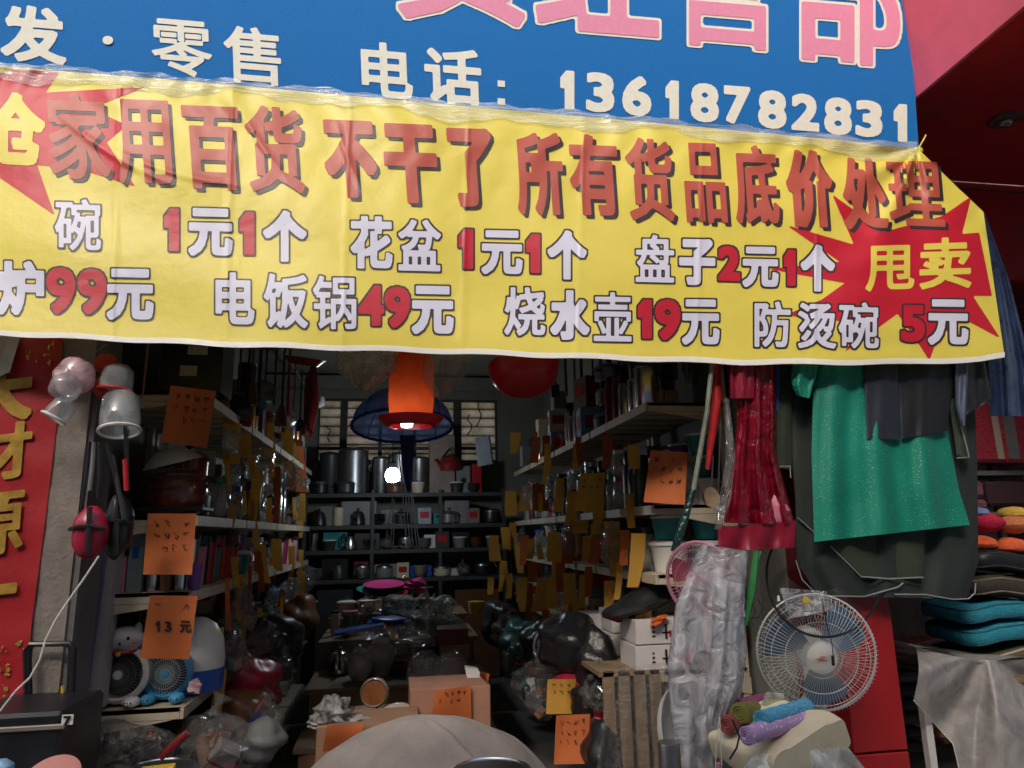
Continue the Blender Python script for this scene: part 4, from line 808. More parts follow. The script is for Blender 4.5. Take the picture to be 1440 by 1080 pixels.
b = MB(); b.grid(cov, 64, 46); b.grid(lambda u, v: P(1288+200*u, 910+14*math.sin(u*3)+9*u, 3.08)+Vector((0, .6*v, .012*math.sin(u*11+v*5))), 40, 10); b.build('sheet', M_cov, nt_, ang=70)
b = MB(); b.tube([cov(k/40, 1) for k in range(40)], .003, 4); b.build('hem', M_whitep, nt_)
for i, (x, y, sx, sz, m) in enumerate([(1362, 985, .14, .10, 'brown'), (1420, 990, .16, .14, 'crimson'), (1400, 1060, .2, .12, 'grey')]):
    b = MB(); b.box(P(x, y, 3.3), (sx, .2, sz), Euler((0, 0, i*.2)), bev=.01); simple('covered_box', b, PAL[m], ['brown box dimly seen under the left of the table sheet', 'wine red box dimly seen under the right of the table sheet', 'grey box low under the table sheet'][i], 'box')
b = MB(); b.blob(P(1330, 1030, 3.2), (.05, .05, .05), .2, seed=7); simple('dim_bundle', b, PAL['brown'], 'brown bundle under the neighbour table', 'bundle')
# dark recess shelves with packs
sh = thing('neighbour_shelf', (2.9, 4.2, 0), 'dark shelving with packed towels behind the neighbour cushions', 'shelf')
for k, yy in enumerate((662, 720, 905, 960, 1010)):
    z = P(1400, yy, 4.1).z; b = MB(); b.box((3.2, 4.3, z-.015), (2.3, .42, .03)); b.build('board', M_dred if k > 1 else PAL['grey'], sh, False)
for x in (2.08, 3.15, 4.3): b = MB(); b.box((x, 4.5, 1.3), (.04, .04, 2.6)); b.build('upright', PAL['grey'], sh, False)
def pack(px0, py0, px1, py1, Y, m, label, strips=()):
    a = P(px0, py1, Y); c_ = P(px1, py0, Y); t = thing('towel_pack', ((a.x+c_.x)/2, Y, a.z), label, 'towel pack'); b = MB(); b.box(((a.x+c_.x)/2, Y+.1, (a.z+c_.z)/2), (c_.x-a.x, .2, c_.z-a.z), bev=.02); b.build('pack', m, t)
    for m2, f0, f1 in strips: b = MB(); w_ = c_.x-a.x; b.box((a.x+w_*(f0+f1)/2, Y-.003, (a.z+c_.z)/2), (w_*(f1-f0), .004, (c_.z-a.z)*.9)); b.build('label_band', m2, t, False)
M_rp = mat('red_printed_packet', (.40, .03, .05), .4, var=.7, scale=26, stretch=(1, 1, 4)); M_rp2 = mat('pink_towel_stack', (.30, .11, .13), .9, var=.4, scale=20, stretch=(.4, .4, 9))
pack(1354, 560, 1412, 650, 4.02, M_rp, 'red printed towel pack right of the black apron', [(M_cream, .68, .92)])
pack(1416, 552, 1475, 650, 4.0, M_rp, 'red printed towel pack at the right edge of the photo', [(PAL['grey'], .05, .25), (M_cream, .62, .8)])
pack(1350, 676, 1384, 700, 4.0, M_rp2, 'dusty pink towels folded on the shelf below the red packs')
pack(1350, 702, 1390, 718, 3.98, M_rp2, 'lower layer of dusty pink towels just over the cushions')
pack(1394, 676, 1480, 712, 4.05, mat('dull_wine_towels', (.07, .03, .035), .9, var=.5, scale=20, stretch=(.4, .4, 9)), 'dull wine towel pile right of the pink towels')
for k in range(7): pack(1262, 925+k*20, 1306, 941+k*20, 3.9, mat('dim_box_%d' % (k % 3), [(.05, .04, .04), (.08, .075, .07), (.03, .03, .04)][k % 3], .7, var=.4), f'dim flat box behind the red pillar, {["topmost", "second", "third", "fourth", "fifth", "sixth", "lowest"][k]} in its stack')

# ================================================================== inside the shop
# racks along both walls
lvL = [P(210, y, 3.3).z for y in (550, 726, 834, 998)]+[.12]; lvR = [P(950, y, 3.3).z for y in (566, 710, 808, 944)]+[.12]
XLf, XLb = P(272, 800, 3.3).x, XL+.03; XRf, XRb = P(916, 700, 3.3).x, XR-.03
NL = ['top', 'second', 'third', 'fourth', 'floor level']
def rack(side, y0, y1, k):
    xf, xb = (XLf, XLb) if side == 'left' else (XRf, XRb); lv = lvL if side == 'left' else lvR; sg_ = 1 if xf > xb else -1
    t = thing('metal_rack', ((xf+xb)/2, y0, 0), f'cream metal shop rack on the {side} side, {["nearest the street", "second from the street", "third from the street", "furthest back"][k]}', 'rack', 'shop racks along both walls')
    for z in lv:
        b = MB(); b.box(((xf+xb)/2, (y0+y1)/2, z-.008), (abs(xf-xb)-.02, y1-y0-.012, .016))
        b.box((xf-sg_*.006, (y0+y1)/2, z-.022), (.014, y1-y0-.012, .044)); b.box(((xf+xb)/2, y0+.012, z-.022), (abs(xf-xb)-.03, .012, .044))
        for q in range(5): b.box(((xf+xb)/2, y0+.15+q*(y1-y0-.3)/4, z-.024), (abs(xf-xb)-.04, .02, .014))
        if k == 0: b.add([(xb, y0+.004, z-.046), (xf-sg_*.04, y0+.004, z-.046), (xf-sg_*.13, y0+.004, z-.06), (xf-sg_*.2, y0+.004, z-.07), (xb, y0+.004, z-.12)], [(0, 1, 2, 3, 4)]); b.add([(xb, y0+.007, z-.046), (xf-sg_*.04, y0+.007, z-.046), (xf-sg_*.13, y0+.007, z-.06), (xf-sg_*.2, y0+.007, z-.07), (xb, y0+.007, z-.12)], [(4, 3, 2, 1, 0)])
        b.build('shelf', M_cream, t, False)
    for y in (y0+.03, y1-.03): b = MB(); b.box((xb+sg_*.02, y, 1.25), (.035, .04, 2.5)); b.build('post', M_cream, t, False)
    b = MB(); b.box((xb+sg_*.004, (y0+y1)/2, 1.3), (.004, y1-y0-.1, 2.4)); b.build('back_panel', M_wall, t, False)
BAY = [(3.3, 4.34), (4.36, 5.4), (5.42, 6.46), (6.48, 7.4)]
for side in ('left', 'right'):
    for k, (a, c_) in enumerate(BAY): rack(side, a, c_, k)

# one of each kind, built once at the origin and kept as the first use
PROTO = {}
def proto(kind):
    def d_(fn): PROTO[kind] = fn; return fn
    return d_
def root(name, cat): return thing(name, (0, 0, 0), 'x', cat)
def L(prof, n=18, c=(0, 0, 0), rot=None): b = MB(); b.lathe(prof, n, c, rot); return b
@proto('thermos')
def _():
    t = root('thermos_flask', 'flask'); L([(.043, 0), (.045, .01), (.045, .19), (.036, .215)], 18).build('body', M_steel, t); L([(.037, .213), (.038, .225), (.038, .26), (.032, .272), (0, .274)]).build('lid', M_black, t); L([(.046, .0), (.047, .006), (.046, .018)]).build('base_ring', M_black, t); return t, .10, .28
@proto('jar')
def _():
    t = root('storage_jar', 'jar'); L([(0, .002), (.055, 0), (.06, .01), (.06, .12), (.045, .15)]).build('glass', film('thick_clear_plastic', (.8, .84, .85), milk=.5, rough=.08, bscale=9, bump=.15), t); L([(.05, .148), (.052, .15), (.052, .175), (0, .178)]).build('lid', PAL['red'], t); b = MB(); b.blob((0, 0, .05), (.048, .048, .045), .1, 12, 8, seed=1); b.build('contents', PAL['cream'], t); return t, .13, .18
@proto('pot')
def _():
    t = root('cooking_pot', 'pot'); L([(0, 0), (.09, 0), (.105, .015), (.108, .10), (.114, .104), (.108, .106)], 26).build('body', M_steel, t); l = L([(.112, .105), (.10, .125), (.05, .143), (0, .148)], 26).build('lid', M_dsteel, t); L([(.008, .147), (.008, .16), (.02, .168), (.018, .178), (0, .18)]).build('knob', M_black, l)
    for s_ in (-1, 1): b = MB(); b.tube([(s_*.107, -.03, .08), (s_*.14, -.028, .085), (s_*.145, 0, .086), (s_*.14, .028, .085), (s_*.107, .03, .08)], .006, 6); b.build('handle', M_black, t)
    return t, .29, .18
@proto('kettle')
def _():
    t = root('kettle', 'kettle'); L([(0, 0), (.075, 0), (.082, .01), (.075, .09), (.05, .145), (.03, .155), (0, .157)], 24).build('body', M_steel, t); b = MB(); b.tube([(-.06, 0, .06), (-.1, 0, .10), (-.12, 0, .14)], [.02, .014, .01], 10); b.build('spout', M_steel, t)
    b = MB(); b.tube([(.05, 0, .14), (.09, 0, .17), (.12, 0, .14), (.11, 0, .07), (.08, 0, .04)], .009, 8); b.build('handle', M_black, t); L([(.01, .156), (.012, .17), (.018, .18), (0, .185)]).build('knob', M_black, t); return t, .22, .19
@proto('carton')
def _():
    t = root('goods_carton', 'carton'); b = MB(); b.box((0, 0, .09), (.15, .16, .18), bev=.003); b.build('box', M_whitep, t, False); b = MB(); b.box((0, -.0815, .10), (.10, .002, .07)); b.box((.0765, 0, .10), (.002, .10, .07)); b.box((-.0765, 0, .10), (.002, .10, .07)); b.build('print_panel', PAL['red'], t, False); b = MB(); b.box((0, 0, .1815), (.035, .161, .002)); b.build('packing_tape', M_card, t, False); return t, .17, .185
@proto('tub')
def _():
    t = root('plastic_tub', 'tub'); L([(0, 0), (.06, 0), (.075, .10), (.078, .105)], 22).build('body', PAL['pink'], t); L([(.082, .104), (.082, .115), (.06, .122), (0, .123)], 22).build('lid', PAL['white'], t); return t, .17, .13
@proto('tumbler')
def _():
    t = root('tall_tumbler', 'tumbler'); L([(.026, 0), (.034, .16), (.034, .165), (.030, .16)], 14).build('cup', PAL['purple'], t); L([(.034, .164), (.034, .178), (0, .182)], 14).build('lid', M_black, t); return t, .075, .185
@proto('bowls')
def _():
    t = root('bowl_stack', 'bowls')
    for k in range(4): z = k*.022; L([(.03, z), (.055, z+.018), (.078, z+.05), (.081, z+.054), (.076, z+.05), (.05, z+.02), (0, z+.01)], 22).build('bowl', PAL['white'], t)
    return t, .17, .13
@proto('pan')
def _():
    t = root('frying_pan', 'pan'); L([(0, 0), (.09, 0), (.115, .035), (.118, .036), (.09, .006), (0, .004)], 26).build('dish', M_black, t); b = MB(); b.tube([(-.112, 0, .032), (-.2, 0, .055), (-.29, 0, .06)], [.007, .010, .012], 8); b.build('handle', PAL['brown'], t); return t, .26, .07
@proto('bagged')
def _():
    t = root('wrapped_bundle', 'bundle'); b = MB(); b.blob((0, 0, .06), (.075, .07, .062), .14, 16, 10, seed=11, flat=.9); b.build('bundle', PAL['blue'], t); b = MB(); b.blob((0, 0, .068), (.088, .08, .074), .16, 18, 12, seed=17, flat=.9); b.tube([(0, 0, .13), (.004, 0, .15), (.012, .004, .175)], [.012, .006, .022], 7); b.build('wrapping', M_film, t, ang=80); return t, .18, .15
@proto('steamer')
def _():
    t = root('steel_canister', 'canister'); L([(.055, 0), (.057, .004), (.057, .19), (.06, .193), (.057, .196)], 24).build('body', M_steel, t); L([(.058, .195), (.05, .205), (0, .208)], 24).build('lid', M_dsteel, t); return t, .13, .21
@proto('basket')
def _():
    t = root('wire_basket', 'basket'); b = MB()
    for k in range(6): z = k*.018; r = .06+.02*k/5; b.tube([(r*math.cos(a*.4189), r*math.sin(a*.4189), z) for a in range(15)], .0016, 4, closed=True)
    for k in range(16): a = k*.3927; b.tube([(.06*math.cos(a), .06*math.sin(a), 0), (.08*math.cos(a), .08*math.sin(a), .09)], .0013, 3)
    b.build('wires', M_steel, t); return t, .18, .1
@proto('rice_cooker')
def _():
    t = root('rice_cooker', 'rice cooker'); L([(.085, 0), (.10, .01), (.105, .06), (.098, .12)], 26).build('body', PAL['white'], t); L([(.1, .12), (.095, .14), (.05, .158), (0, .16)], 26).build('lid', M_dsteel, t); b = MB(); b.box((0, -.105, .05), (.05, .012, .035), bev=.004); b.build('switch_plate', M_black, t); return t, .23, .165
KIND = {'thermos': ('thermos flask', ['silver', 'black', 'dark red', 'silver', 'charcoal', 'blue'], 'body'), 'jar': ('clear storage jar', ['red', 'white', 'blue', 'black', 'green'], 'lid'), 'pot': ('lidded cooking pot', ['silver', 'silver', 'brown', 'charcoal', 'dark red'], 'body'),
    'kettle': ('kettle', ['silver', 'red', 'silver', 'black'], 'body'), 'carton': ('goods carton', ['white', 'grey', 'brown', 'cream', 'pale blue'], 'box'), 'tub': ('plastic tub', ['pink', 'white', 'green', 'cream', 'teal', 'purple'], 'body'),
    'tumbler': ('tall tumbler', ['purple', 'pink', 'silver', 'brown', 'red', 'teal', 'black', 'cream'], 'cup'), 'bowls': ('stack of bowls', ['white', 'cream', 'pale blue', 'brown'], 'bowl'), 'pan': ('frying pan', ['black', 'charcoal', 'dark red'], 'dish'),
    'bagged': ('cellophane wrapped bundle', ['blue', 'red', 'grey', 'green', 'white', 'brown', 'black', 'purple', 'orange'], 'bundle'), 'steamer': ('steel canister', ['silver', 'charcoal', 'copper'], 'body'), 'basket': ('wire basket', ['silver', 'black'], 'wires'), 'rice_cooker': ('rice cooker', ['white', 'red', 'cream'], 'body')}
PAL['dark red'] = M_dred
FIRST = {}; SIZE = {}; USED = {}; COUNT = {}
ORD = ['first', 'second', 'third', 'fourth', 'fifth', 'sixth', 'seventh', 'eighth', 'ninth', 'tenth', 'eleventh', 'twelfth', 'thirteenth', 'fourteenth', 'fifteenth', 'sixteenth', 'seventeenth', 'eighteenth', 'nineteenth', 'twentieth', 'twenty-first', 'twenty-second', 'twenty-third', 'twenty-fourth', 'twenty-fifth', 'twenty-sixth', 'twenty-seventh']
def on_(n):
    if n < 27: return ORD[n]
    te = ['twenty', 'thirty', 'forty', 'fifty', 'sixty', 'seventy', 'eighty', 'ninety'][(n+1)//10-2]; k = (n+1) % 10
    return te+'-'+ORD[k-1] if k else {'thirty': 'thirtieth', 'forty': 'fortieth', 'fifty': 'fiftieth'}.get(te, te+'th')
def put(kind, loc, rz=0, sc=1, colour=None, where='', label=None, group=None, tilt=None):
    if kind not in FIRST:
        t, w_, h_ = PROTO[kind](); FIRST[kind] = t; SIZE[kind] = (w_, h_); src = t; first = True
    else: src = FIRST[kind]; first = False
    nm, cl, main = KIND[kind]; colour = colour or rnd.choice(cl)
    key = (kind, where); n = COUNT.get(key, 0); COUNT[key] = n+1
    label = label or f'{colour + (" lidded" if kind == "jar" else "")} {nm} {where}, {on_(n)} such from the street'
    g = group or {'bowls': 'bowl stacks for sale'}.get(kind, nm + 's for sale')
    if first: o = src
    else:
        o = copy_thing(src, (0, 0, 0), 0, 1, label)
    o.location = loc; o.rotation_euler = tilt or (0, 0, rz); o.scale = sc if isinstance(sc, tuple) else (sc,)*3; o['label'] = label; o['group'] = g
    for ch in o.children:
        if ch.name.split('.')[0] == main: ch.material_slots[0].link = 'OBJECT'; ch.material_slots[0].material = PAL[colour]
    return o
def row(side, lv, seq, y0=3.36, y1=7.35, gap=.012, depth=0, hmax=.4):
    z = (lvL if side == 'left' else lvR)[lv]+.001; xf = (XLf if side == 'left' else XRf); sg_ = -1 if side == 'left' else 1; y = y0; where = f'on the {NL[lv]} {side} shelf' if lv < 4 else f'under the {side} racks'
    if depth: where = where.replace('on the', 'behind on the')
    kinds = seq; i = 0; lim = {0: .55, 1: .46, 2: .30, 3: .44, 4: .48}[lv]
    while True:
        k = kinds[i % len(kinds)] if depth == 0 else rnd.choice(kinds); i += 1
        run = {'thermos': 3, 'tumbler': 5, 'jar': 2, 'bowls': 2, 'steamer': 2}.get(k, 1)
        for _ in range(run):
            if k not in SIZE: t, w_, h_ = PROTO[k](); FIRST[k] = t; SIZE[k] = (w_, h_); t['unused'] = 1
            w_, h_ = SIZE[k]; sc = min(rnd.uniform(1.0, 1.35), hmax/h_); w_ *= sc
            if y+w_ > y1: return
            for a, c_ in BAY:                         # keep clear of the joint
                if y < c_ < y+w_: y = c_+.03
            o = FIRST[k]
            x = xf+sg_*(w_/2+.035+rnd.uniform(0, .02)+depth*.2)
            if o.get('unused'):
                del o['unused']; nm, cl, main = KIND[k]; col = rnd.choice(cl); key = (k, where); COUNT[key] = COUNT.get(key, 0)+1
                o.location = (x, y+w_/2, z); o.scale = (sc,)*3; o['label'] = f'{col + (" lidded" if k == "jar" else "")} {nm} {where}, {on_(COUNT[key]-1)} such from the street'; o['group'] = nm+'s for sale'
                for ch in o.children:
                    if ch.name.split('.')[0] == main: ch.material_slots[0].link = 'OBJECT'; ch.material_slots[0].material = PAL[col]
            else: put(k, (x, y+w_/2, z), rnd.uniform(-.25, .25) if k == 'carton' else rnd.uniform(0, 6.28), sc, None, where)
            hh = h_*sc; top = z+hh; n_ = 0
            while k in ('carton', 'tub', 'bagged', 'bowls', 'pot', 'steamer', 'rice_cooker', 'jar') and top-z+h_*sc*.8 < lim and rnd.random() < .8 and n_ < 3:
                s2 = sc*.8 if k != 'carton' else sc*.95; put(k, (x+rnd.uniform(-.01, .01), y+w_/2+rnd.uniform(-.01, .01), top-.004), rnd.uniform(-.25, .25) if k == 'carton' else rnd.uniform(0, 6.28), s2, None, where); top += h_*s2; n_ += 1
            y += w_+gap*.5+rnd.uniform(0, .008)
row('left', 0, ['pot', 'bagged', 'steamer', 'carton', 'bagged', 'pot', 'basket'], y0=3.75, hmax=.34)
row('left', 1, ['pot', 'jar', 'bagged', 'steamer', 'jar', 'kettle', 'bagged', 'thermos', 'pot'], y0=3.68, hmax=.33)
row('left', 2, ['tumbler', 'tumbler', 'bagged', 'tub', 'bagged', 'jar', 'basket', 'bagged'], y0=3.40, hmax=.26)
row('left', 3, ['bagged', 'kettle', 'bagged', 'pan', 'rice_cooker', 'basket', 'bagged'], y0=3.85, hmax=.34)
row('left', 4, ['bagged', 'pot', 'bagged', 'bagged', 'kettle', 'bagged'], y0=3.75, hmax=.34)
row('right', 0, ['steamer', 'thermos', 'pot', 'carton', 'thermos', 'kettle', 'carton', 'carton'], y0=3.5, hmax=.38)
row('right', 1, ['thermos', 'jar', 'thermos', 'steamer', 'jar', 'thermos', 'kettle', 'jar'], y0=3.62, hmax=.34)
row('right', 2, ['tub', 'jar', 'kettle', 'bowls', 'pot', 'steamer', 'basket', 'bagged'], y0=3.40, hmax=.25)
row('right', 3, ['bagged', 'pot', 'carton', 'pan', 'bagged', 'bowls'], y0=4.0, hmax=.28)
row('right', 4, ['bagged', 'bagged', 'pot', 'bagged'], y0=4.2, hmax=.34)
for lv_, sq in ((0, ['carton', 'pot', 'steamer']), (1, ['carton', 'jar', 'thermos']), (2, ['tumbler', 'tub', 'bagged']), (3, ['carton', 'pot', 'bagged'])):
    row('left', lv_, sq, y0=4.0, y1=7.3, hmax=.36 if lv_ < 2 else .26, depth=1); row('right', lv_, sq, y0=4.0, y1=7.3, hmax=.36 if lv_ < 2 else .26, depth=1)
row('right', 2, ['tub', 'jar'], y0=3.36, y1=3.9, hmax=.25, depth=1)
row('left', 2, ['tumbler', 'tub'], y0=3.36, y1=4.0, hmax=.24, depth=1)
row('right', 1, ['tub', 'jar'], y0=3.36, y1=3.9, hmax=.3, depth=1)

# ---- singled-out goods on the near shelf ends
def S(px, py, Y): return P(px, py, Y)
t = thing('black_box_set', S(260, 545, 3.42), 'black boxed set with pale labels on the top left shelf', 'box')
a, c_ = S(215, 548, 3.42), S(320, 480, 3.42); b = MB(); b.box(((a.x+c_.x)/2, 3.55, a.z+.13), (c_.x-a.x-.04, .24, .26), bev=.004); b.build('box', M_black, t, False)
for (u0, v0, u1, v1) in ((252, 514, 277, 528), (263, 486, 292, 498)): p, q = S(u0, v1, 3.418), S(u1, v0, 3.418); b = MB(); b.box(((p.x+q.x)/2, 3.425, (p.z+q.z)/2), (q.x-p.x, .006, q.z-p.z)); b.build('label_patch', M_cream, t, False)
t = thing('clay_stew_pot', S(243, 716, 3.45), 'dark red glazed clay pot on the second left shelf under an upturned white bowl', 'pot')
c_ = S(246, 714, 3.48); c_.z = lvL[1]+.002; b = MB(); b.lathe([(.09, 0), (.12, .03), (.14, .09), (.135, .15), (.12, .18), (.125, .19), (.11, .19)], 32, c_); b.build('body', M_brown, t); b = MB(); b.lathe([(.12, .19), (.09, .215), (.03, .225), (.02, .24), (.03, .25), (0, .255)], 28, c_); b.build('lid', M_brown, t)
b = MB(); b.tube([c_+Vector((-.13, -.02, .13)), c_+Vector((-.16, -.02, .15)), c_+Vector((-.13, -.02, .17))], .01, 8); b.tube([c_+Vector((.13, -.02, .13)), c_+Vector((.16, -.02, .15)), c_+Vector((.13, -.02, .17))], .01, 8); b.build('handles', M_brown, t)
b = MB(); b.lathe([(.045, .07), (.06, .065), (.11, .02), (.13, 0), (.125, 0), (.05, .06), (0, .062)], 28, S(243, 652, 3.40), Euler((R(10), R(-14), 0))); simple('white_bowl', b, M_whitep, 'upturned white bowl resting above the red clay pot', 'bowl')
t = thing('baseboard_box', S(240, 722, 3.36), 'flat black box with faint print under the red clay pot', 'box'); b = MB(); b.box(S(243, 716, 3.40)+Vector((0, .05, 0)), (.28, .2, .02), bev=.004); b.build('box', M_black, t)
# boxes at the end of the third shelf
for i, (x0, x1, y0, m, lb) in enumerate([(154, 178, 784, PAL['pink'], 'pink narrow packet'), (176, 204, 748, mat('grey_teal_packet', (.20, .27, .28), .5, var=.2), 'tall grey teal packet with a blue motif')]):
    t = thing('packet', S((x0+x1)/2, 828, 3.36), lb+' on the third left shelf', 'packet'); p, q = S(x0, 828, 3.36), S(x1, y0, 3.36); b = MB(); b.box(((p.x+q.x)/2, 3.42, (lvL[2]+q.z)/2), (q.x-p.x, .12, q.z-lvL[2]), bev=.003); b.build('box', m, t, False)
    b = MB(); b.box(((p.x+q.x)/2, 3.358, (lvL[2]+q.z)/2+.04), ((q.x-p.x)*.4, .003, .05)); b.build('motif', PAL['blue'] if i else PAL['purple'], t, False)
for i in range(4):
    p = S(210+i*20, 828, 3.37); b = MB(); b.lathe([(.024, 0), (.028, .07), (.030, .115), (0, .118)], 16, (p.x, 3.40, lvL[2]+.002)); simple('metal_cup', b, PAL[['silver', 'brown', 'silver', 'purple'][i]], f'{["steel", "brown", "steel grey", "purple"][i]} cup on the third left shelf, {ORD[i]} from the left', 'cup', 'cups below the second orange note')
# table fans on the fourth shelf
def mini_fan(px, py, Y, r, bodym, name, label, ears=False, guard=None, face=None):
    z0 = lvL[3]+.002; p = P(px, py, Y); t = thing(name, (p.x, Y, z0), label, 'desk fan'); zc = z0+r+.012
    b = MB(); b.lathe([(0, -.055), (r*.8, -.05), (r, -.015), (r, .03), (r*.86, .045), (r*.80, .035), (r*.8, -.02), (0, -.022)], 36, (p.x, Y, zc), Euler((R(90), 0, 0))); b.build('housing', bodym, t)
    g_ = MB(); yb = Y-.034
    for k in range(40): a = k*2*math.pi/40; g_.tube([(p.x+r*.16*math.cos(a), yb-.012, zc+r*.16*math.sin(a)), (p.x+r*.5*math.cos(a+.15), yb-.012, zc+r*.5*math.sin(a+.15)), (p.x+r*.82*math.cos(a+.25), yb, zc+r*.82*math.sin(a+.25))], .0012, 4, cap=False)
    for q in (.35, .58): g_.tube([(p.x+r*q*math.cos(k*.2094), yb-.010, zc+r*q*math.sin(k*.2094)) for k in range(30)], .0012, 4, closed=True)
    g_.build('grille', guard or PAL['grey'], t)
    b = MB(); b.lathe([(0, .016), (r*.15, .013), (r*.17, 0), (0, -.004)], 18, (p.x, yb-.004, zc), Euler((R(90), 0, 0))); b.build('hub', bodym, t)
    b = MB(); b.lathe([(r*.78, 0), (0, .001)], 30, (p.x, Y+.012, zc), Euler((R(90), 0, 0))); b.build('dark_cavity', PAL['charcoal'], t)
    for s_ in (-1, 1): b = MB(); b.blob((p.x+s_*r*.55, Y-.055, z0+.022), (r*.30, .05, .022), .03, 14, 8, seed=3); fo = b.build('foot', bodym, t); q = MB(); [q.blob((p.x+s_*r*.55+(j-1)*.012, Y-.102, z0+.026), (.004, .004, .004), 0, 6, 4) for j in range(3)]; q.build('toe_dots', M_black, fo)
    if ears:
        b = MB(); hz = zc+r*1.18; b.blob((p.x+.004, Y-.01, hz), (r*.66, .055, r*.46), .02, 24, 14, seed=2); hd = b.build('head', bodym, t)
        for s_ in (-1, 1):
            b = MB(); b.lathe([(.022, 0), (.014, .018), (0, .032)], 10, (p.x+s_*r*.42, Y-.01, hz+r*.32), Euler((0, s_*.25, 0))); e = b.build('ear', bodym, hd)
        b = MB()
        for s_ in (-1, 1): b.blob((p.x+s_*r*.28, Y-.062, hz+.008), (.007, .004, .008), 0, 8, 6)
        b.blob((p.x+.003, Y-.066, hz-.012), (.005, .004, .004), 0, 8, 6); b.tube([(p.x-.006, Y-.066, hz-.022), (p.x+.002, Y-.067, hz-.016), (p.x+.010, Y-.066, hz-.022)], .0012, 4); b.build('face_marks', M_black, hd)
        b = MB(); [b.blob((p.x+s_*r*.46, Y-.052, hz-.012), (.007, .004, .005), 0, 8, 6) for s_ in (-1, 1)]; b.build('cheeks', PAL['pink'], hd)
        b = MB(); b.tube([(p.x+r*.52*math.cos(a*.3142), Y-.015-.048*math.sin(a*.3142)*-1*(-1), hz-r*.38-.004*math.sin(a*.3142)) for a in range(20)], .008, 8, closed=True); b.build('collar', PAL['red'], t)
        b = MB(); b.blob((p.x+.003, Y-.075, hz-r*.45), (.011, .008, .010), 0, 10, 8); b.build('bell', PAL['yellow'], t)
    return t
mini_fan(172, 940, 3.40, .118, M_whitep, 'cat_desk_fan', 'white cat shaped desk fan with red collar on the fourth left shelf', ears=True)
mini_fan(236, 950, 3.44, .105, mat('sky_blue_plastic', (.06, .32, .58), .3), 'blue_desk_fan', 'sky blue desk fan with a pale grille beside the white cat fan', guard=mat('pale_guard', (.5, .58, .62), .4))
t = thing('round_helmet', S(282, 900, 3.66), 'white rounded plastic shell with a blue band behind the third orange note', 'helmet')
b = MB(); c_ = S(276, 925, 3.62); c_.z = lvL[3]+.06; b.lathe([(.12, 0), (.125, .08), (.115, .17), (.08, .235), (.03, .265), (0, .27)], 30, c_); b.build('shell', M_whitep, t); b = MB(); b.lathe([(.122, -.05), (.124, 0), (.127, .045), (.121, .046), (.118, -.05)], 30, c_); b.build('band', PAL['blue'], t)
b = MB(); b.blob(S(274, 965, 3.34), (.03, .025, .03), .2, seed=5); simple('small_wrapped_toy', b, M_pinkf, 'small pink item in clear wrap at the shelf edge right of the blue fan', 'toy')
# bottom left: plastic bags and a pan with a red handle
b = MB(); b.blob(S(180, 1070, 3.3), (.16, .12, .17), .12, 26, 16, seed=21); simple('dusty_plastic_bag', b, film('dusty_grey_bag', (.6, .58, .56), milk=.22, rough=.1, bscale=22, bump=1), 'dusty clear plastic bag at the bottom left beside the speaker', 'plastic bag', ang=70)
bgx = 1
b = MB(); b.blob(S(150, 1085, 3.45), (.10, .1, .13), .1, seed=23); simple('dark_bundle', b, PAL['brown'], 'dim brown bundle inside the dusty plastic bag', 'bundle')
t = thing('glass_lid_pan', S(225, 1075, 3.1), 'steel rimmed glass lid pan with a dark red handle at the bottom left', 'pan')
c_ = S(222, 1082, 3.1); b = MB(); b.tube([(c_.x+.13*math.cos(k*.1309), c_.y+.13*math.sin(k*.1309), c_.z) for k in range(48)], .005, 6, closed=True); b.build('rim', M_steel, t); b = MB(); b.lathe([(.13, 0), (.12, -.06), (0, -.08)], 30, c_); b.build('body', M_dsteel, t)
b = MB(); b.tube([S(226, 1066, 3.08), S(245, 1048, 3.08), S(264, 1030, 3.08)], [.012, .016, .014], 10); b.build('handle', M_dred, t)
b = MB(); b.blob(S(212, 1034, 3.3), (.012, .012, .012), .1); simple('orange_knob_tool', b, PAL['orange'], 'small round orange toy shining in the dusty bag at bottom left', 'toy')
b = MB(); b.box(S(222, 1082, 3.0), (.12, .03, .02), Euler((.3, -.05, 0)), bev=.003); simple('yellow_sticker_pack', b, PAL['yellow'], 'yellow packet peeking up at the bottom edge in front of the red handled pan', 'packet')

# near end of the right racks
t = thing('glass_canister', S(946, 700, 3.42), 'big clear lidded canister behind the orange note on the second right shelf', 'canister')
c_ = S(952, 706, 3.5); c_.z = lvR[1]+.002; b = MB(); b.lathe([(0, .003), (.12, 0), (.13, .02), (.13, .2), (.115, .225)], 32, c_); b.build('wall', film('thick_clear_plastic', (.8, .84, .85), milk=.5), t); b = MB(); b.lathe([(.12, .222), (.135, .226), (.135, .25), (.06, .262), (0, .264)], 32, c_); b.build('lid', mat('cream_lid', (.42, .37, .26), .4), t)
t = thing('wooden_crate', S(940, 562, 3.5), 'small brown crate with steel hooks on the top right shelf', 'crate')
c_ = S(937, 556, 3.5); c_.z = lvR[0]+.05
b = MB(); b.box(c_, (.10, .10, .09), bev=.004); b.build('box', M_wood, t); b = MB(); [b.tube([c_+Vector((-.05+k*.02, -.052, -.04)), c_+Vector((-.05+k*.02, -.054, .05))], .002, 4) for k in range(4)]; b.tube([c_+Vector((-.05, -.052, .05)), c_+Vector((-.055, -.052, .11)), c_+Vector((-.08, -.052, .12))], .002, 4); b.build('wire_hooks', M_steel, t)
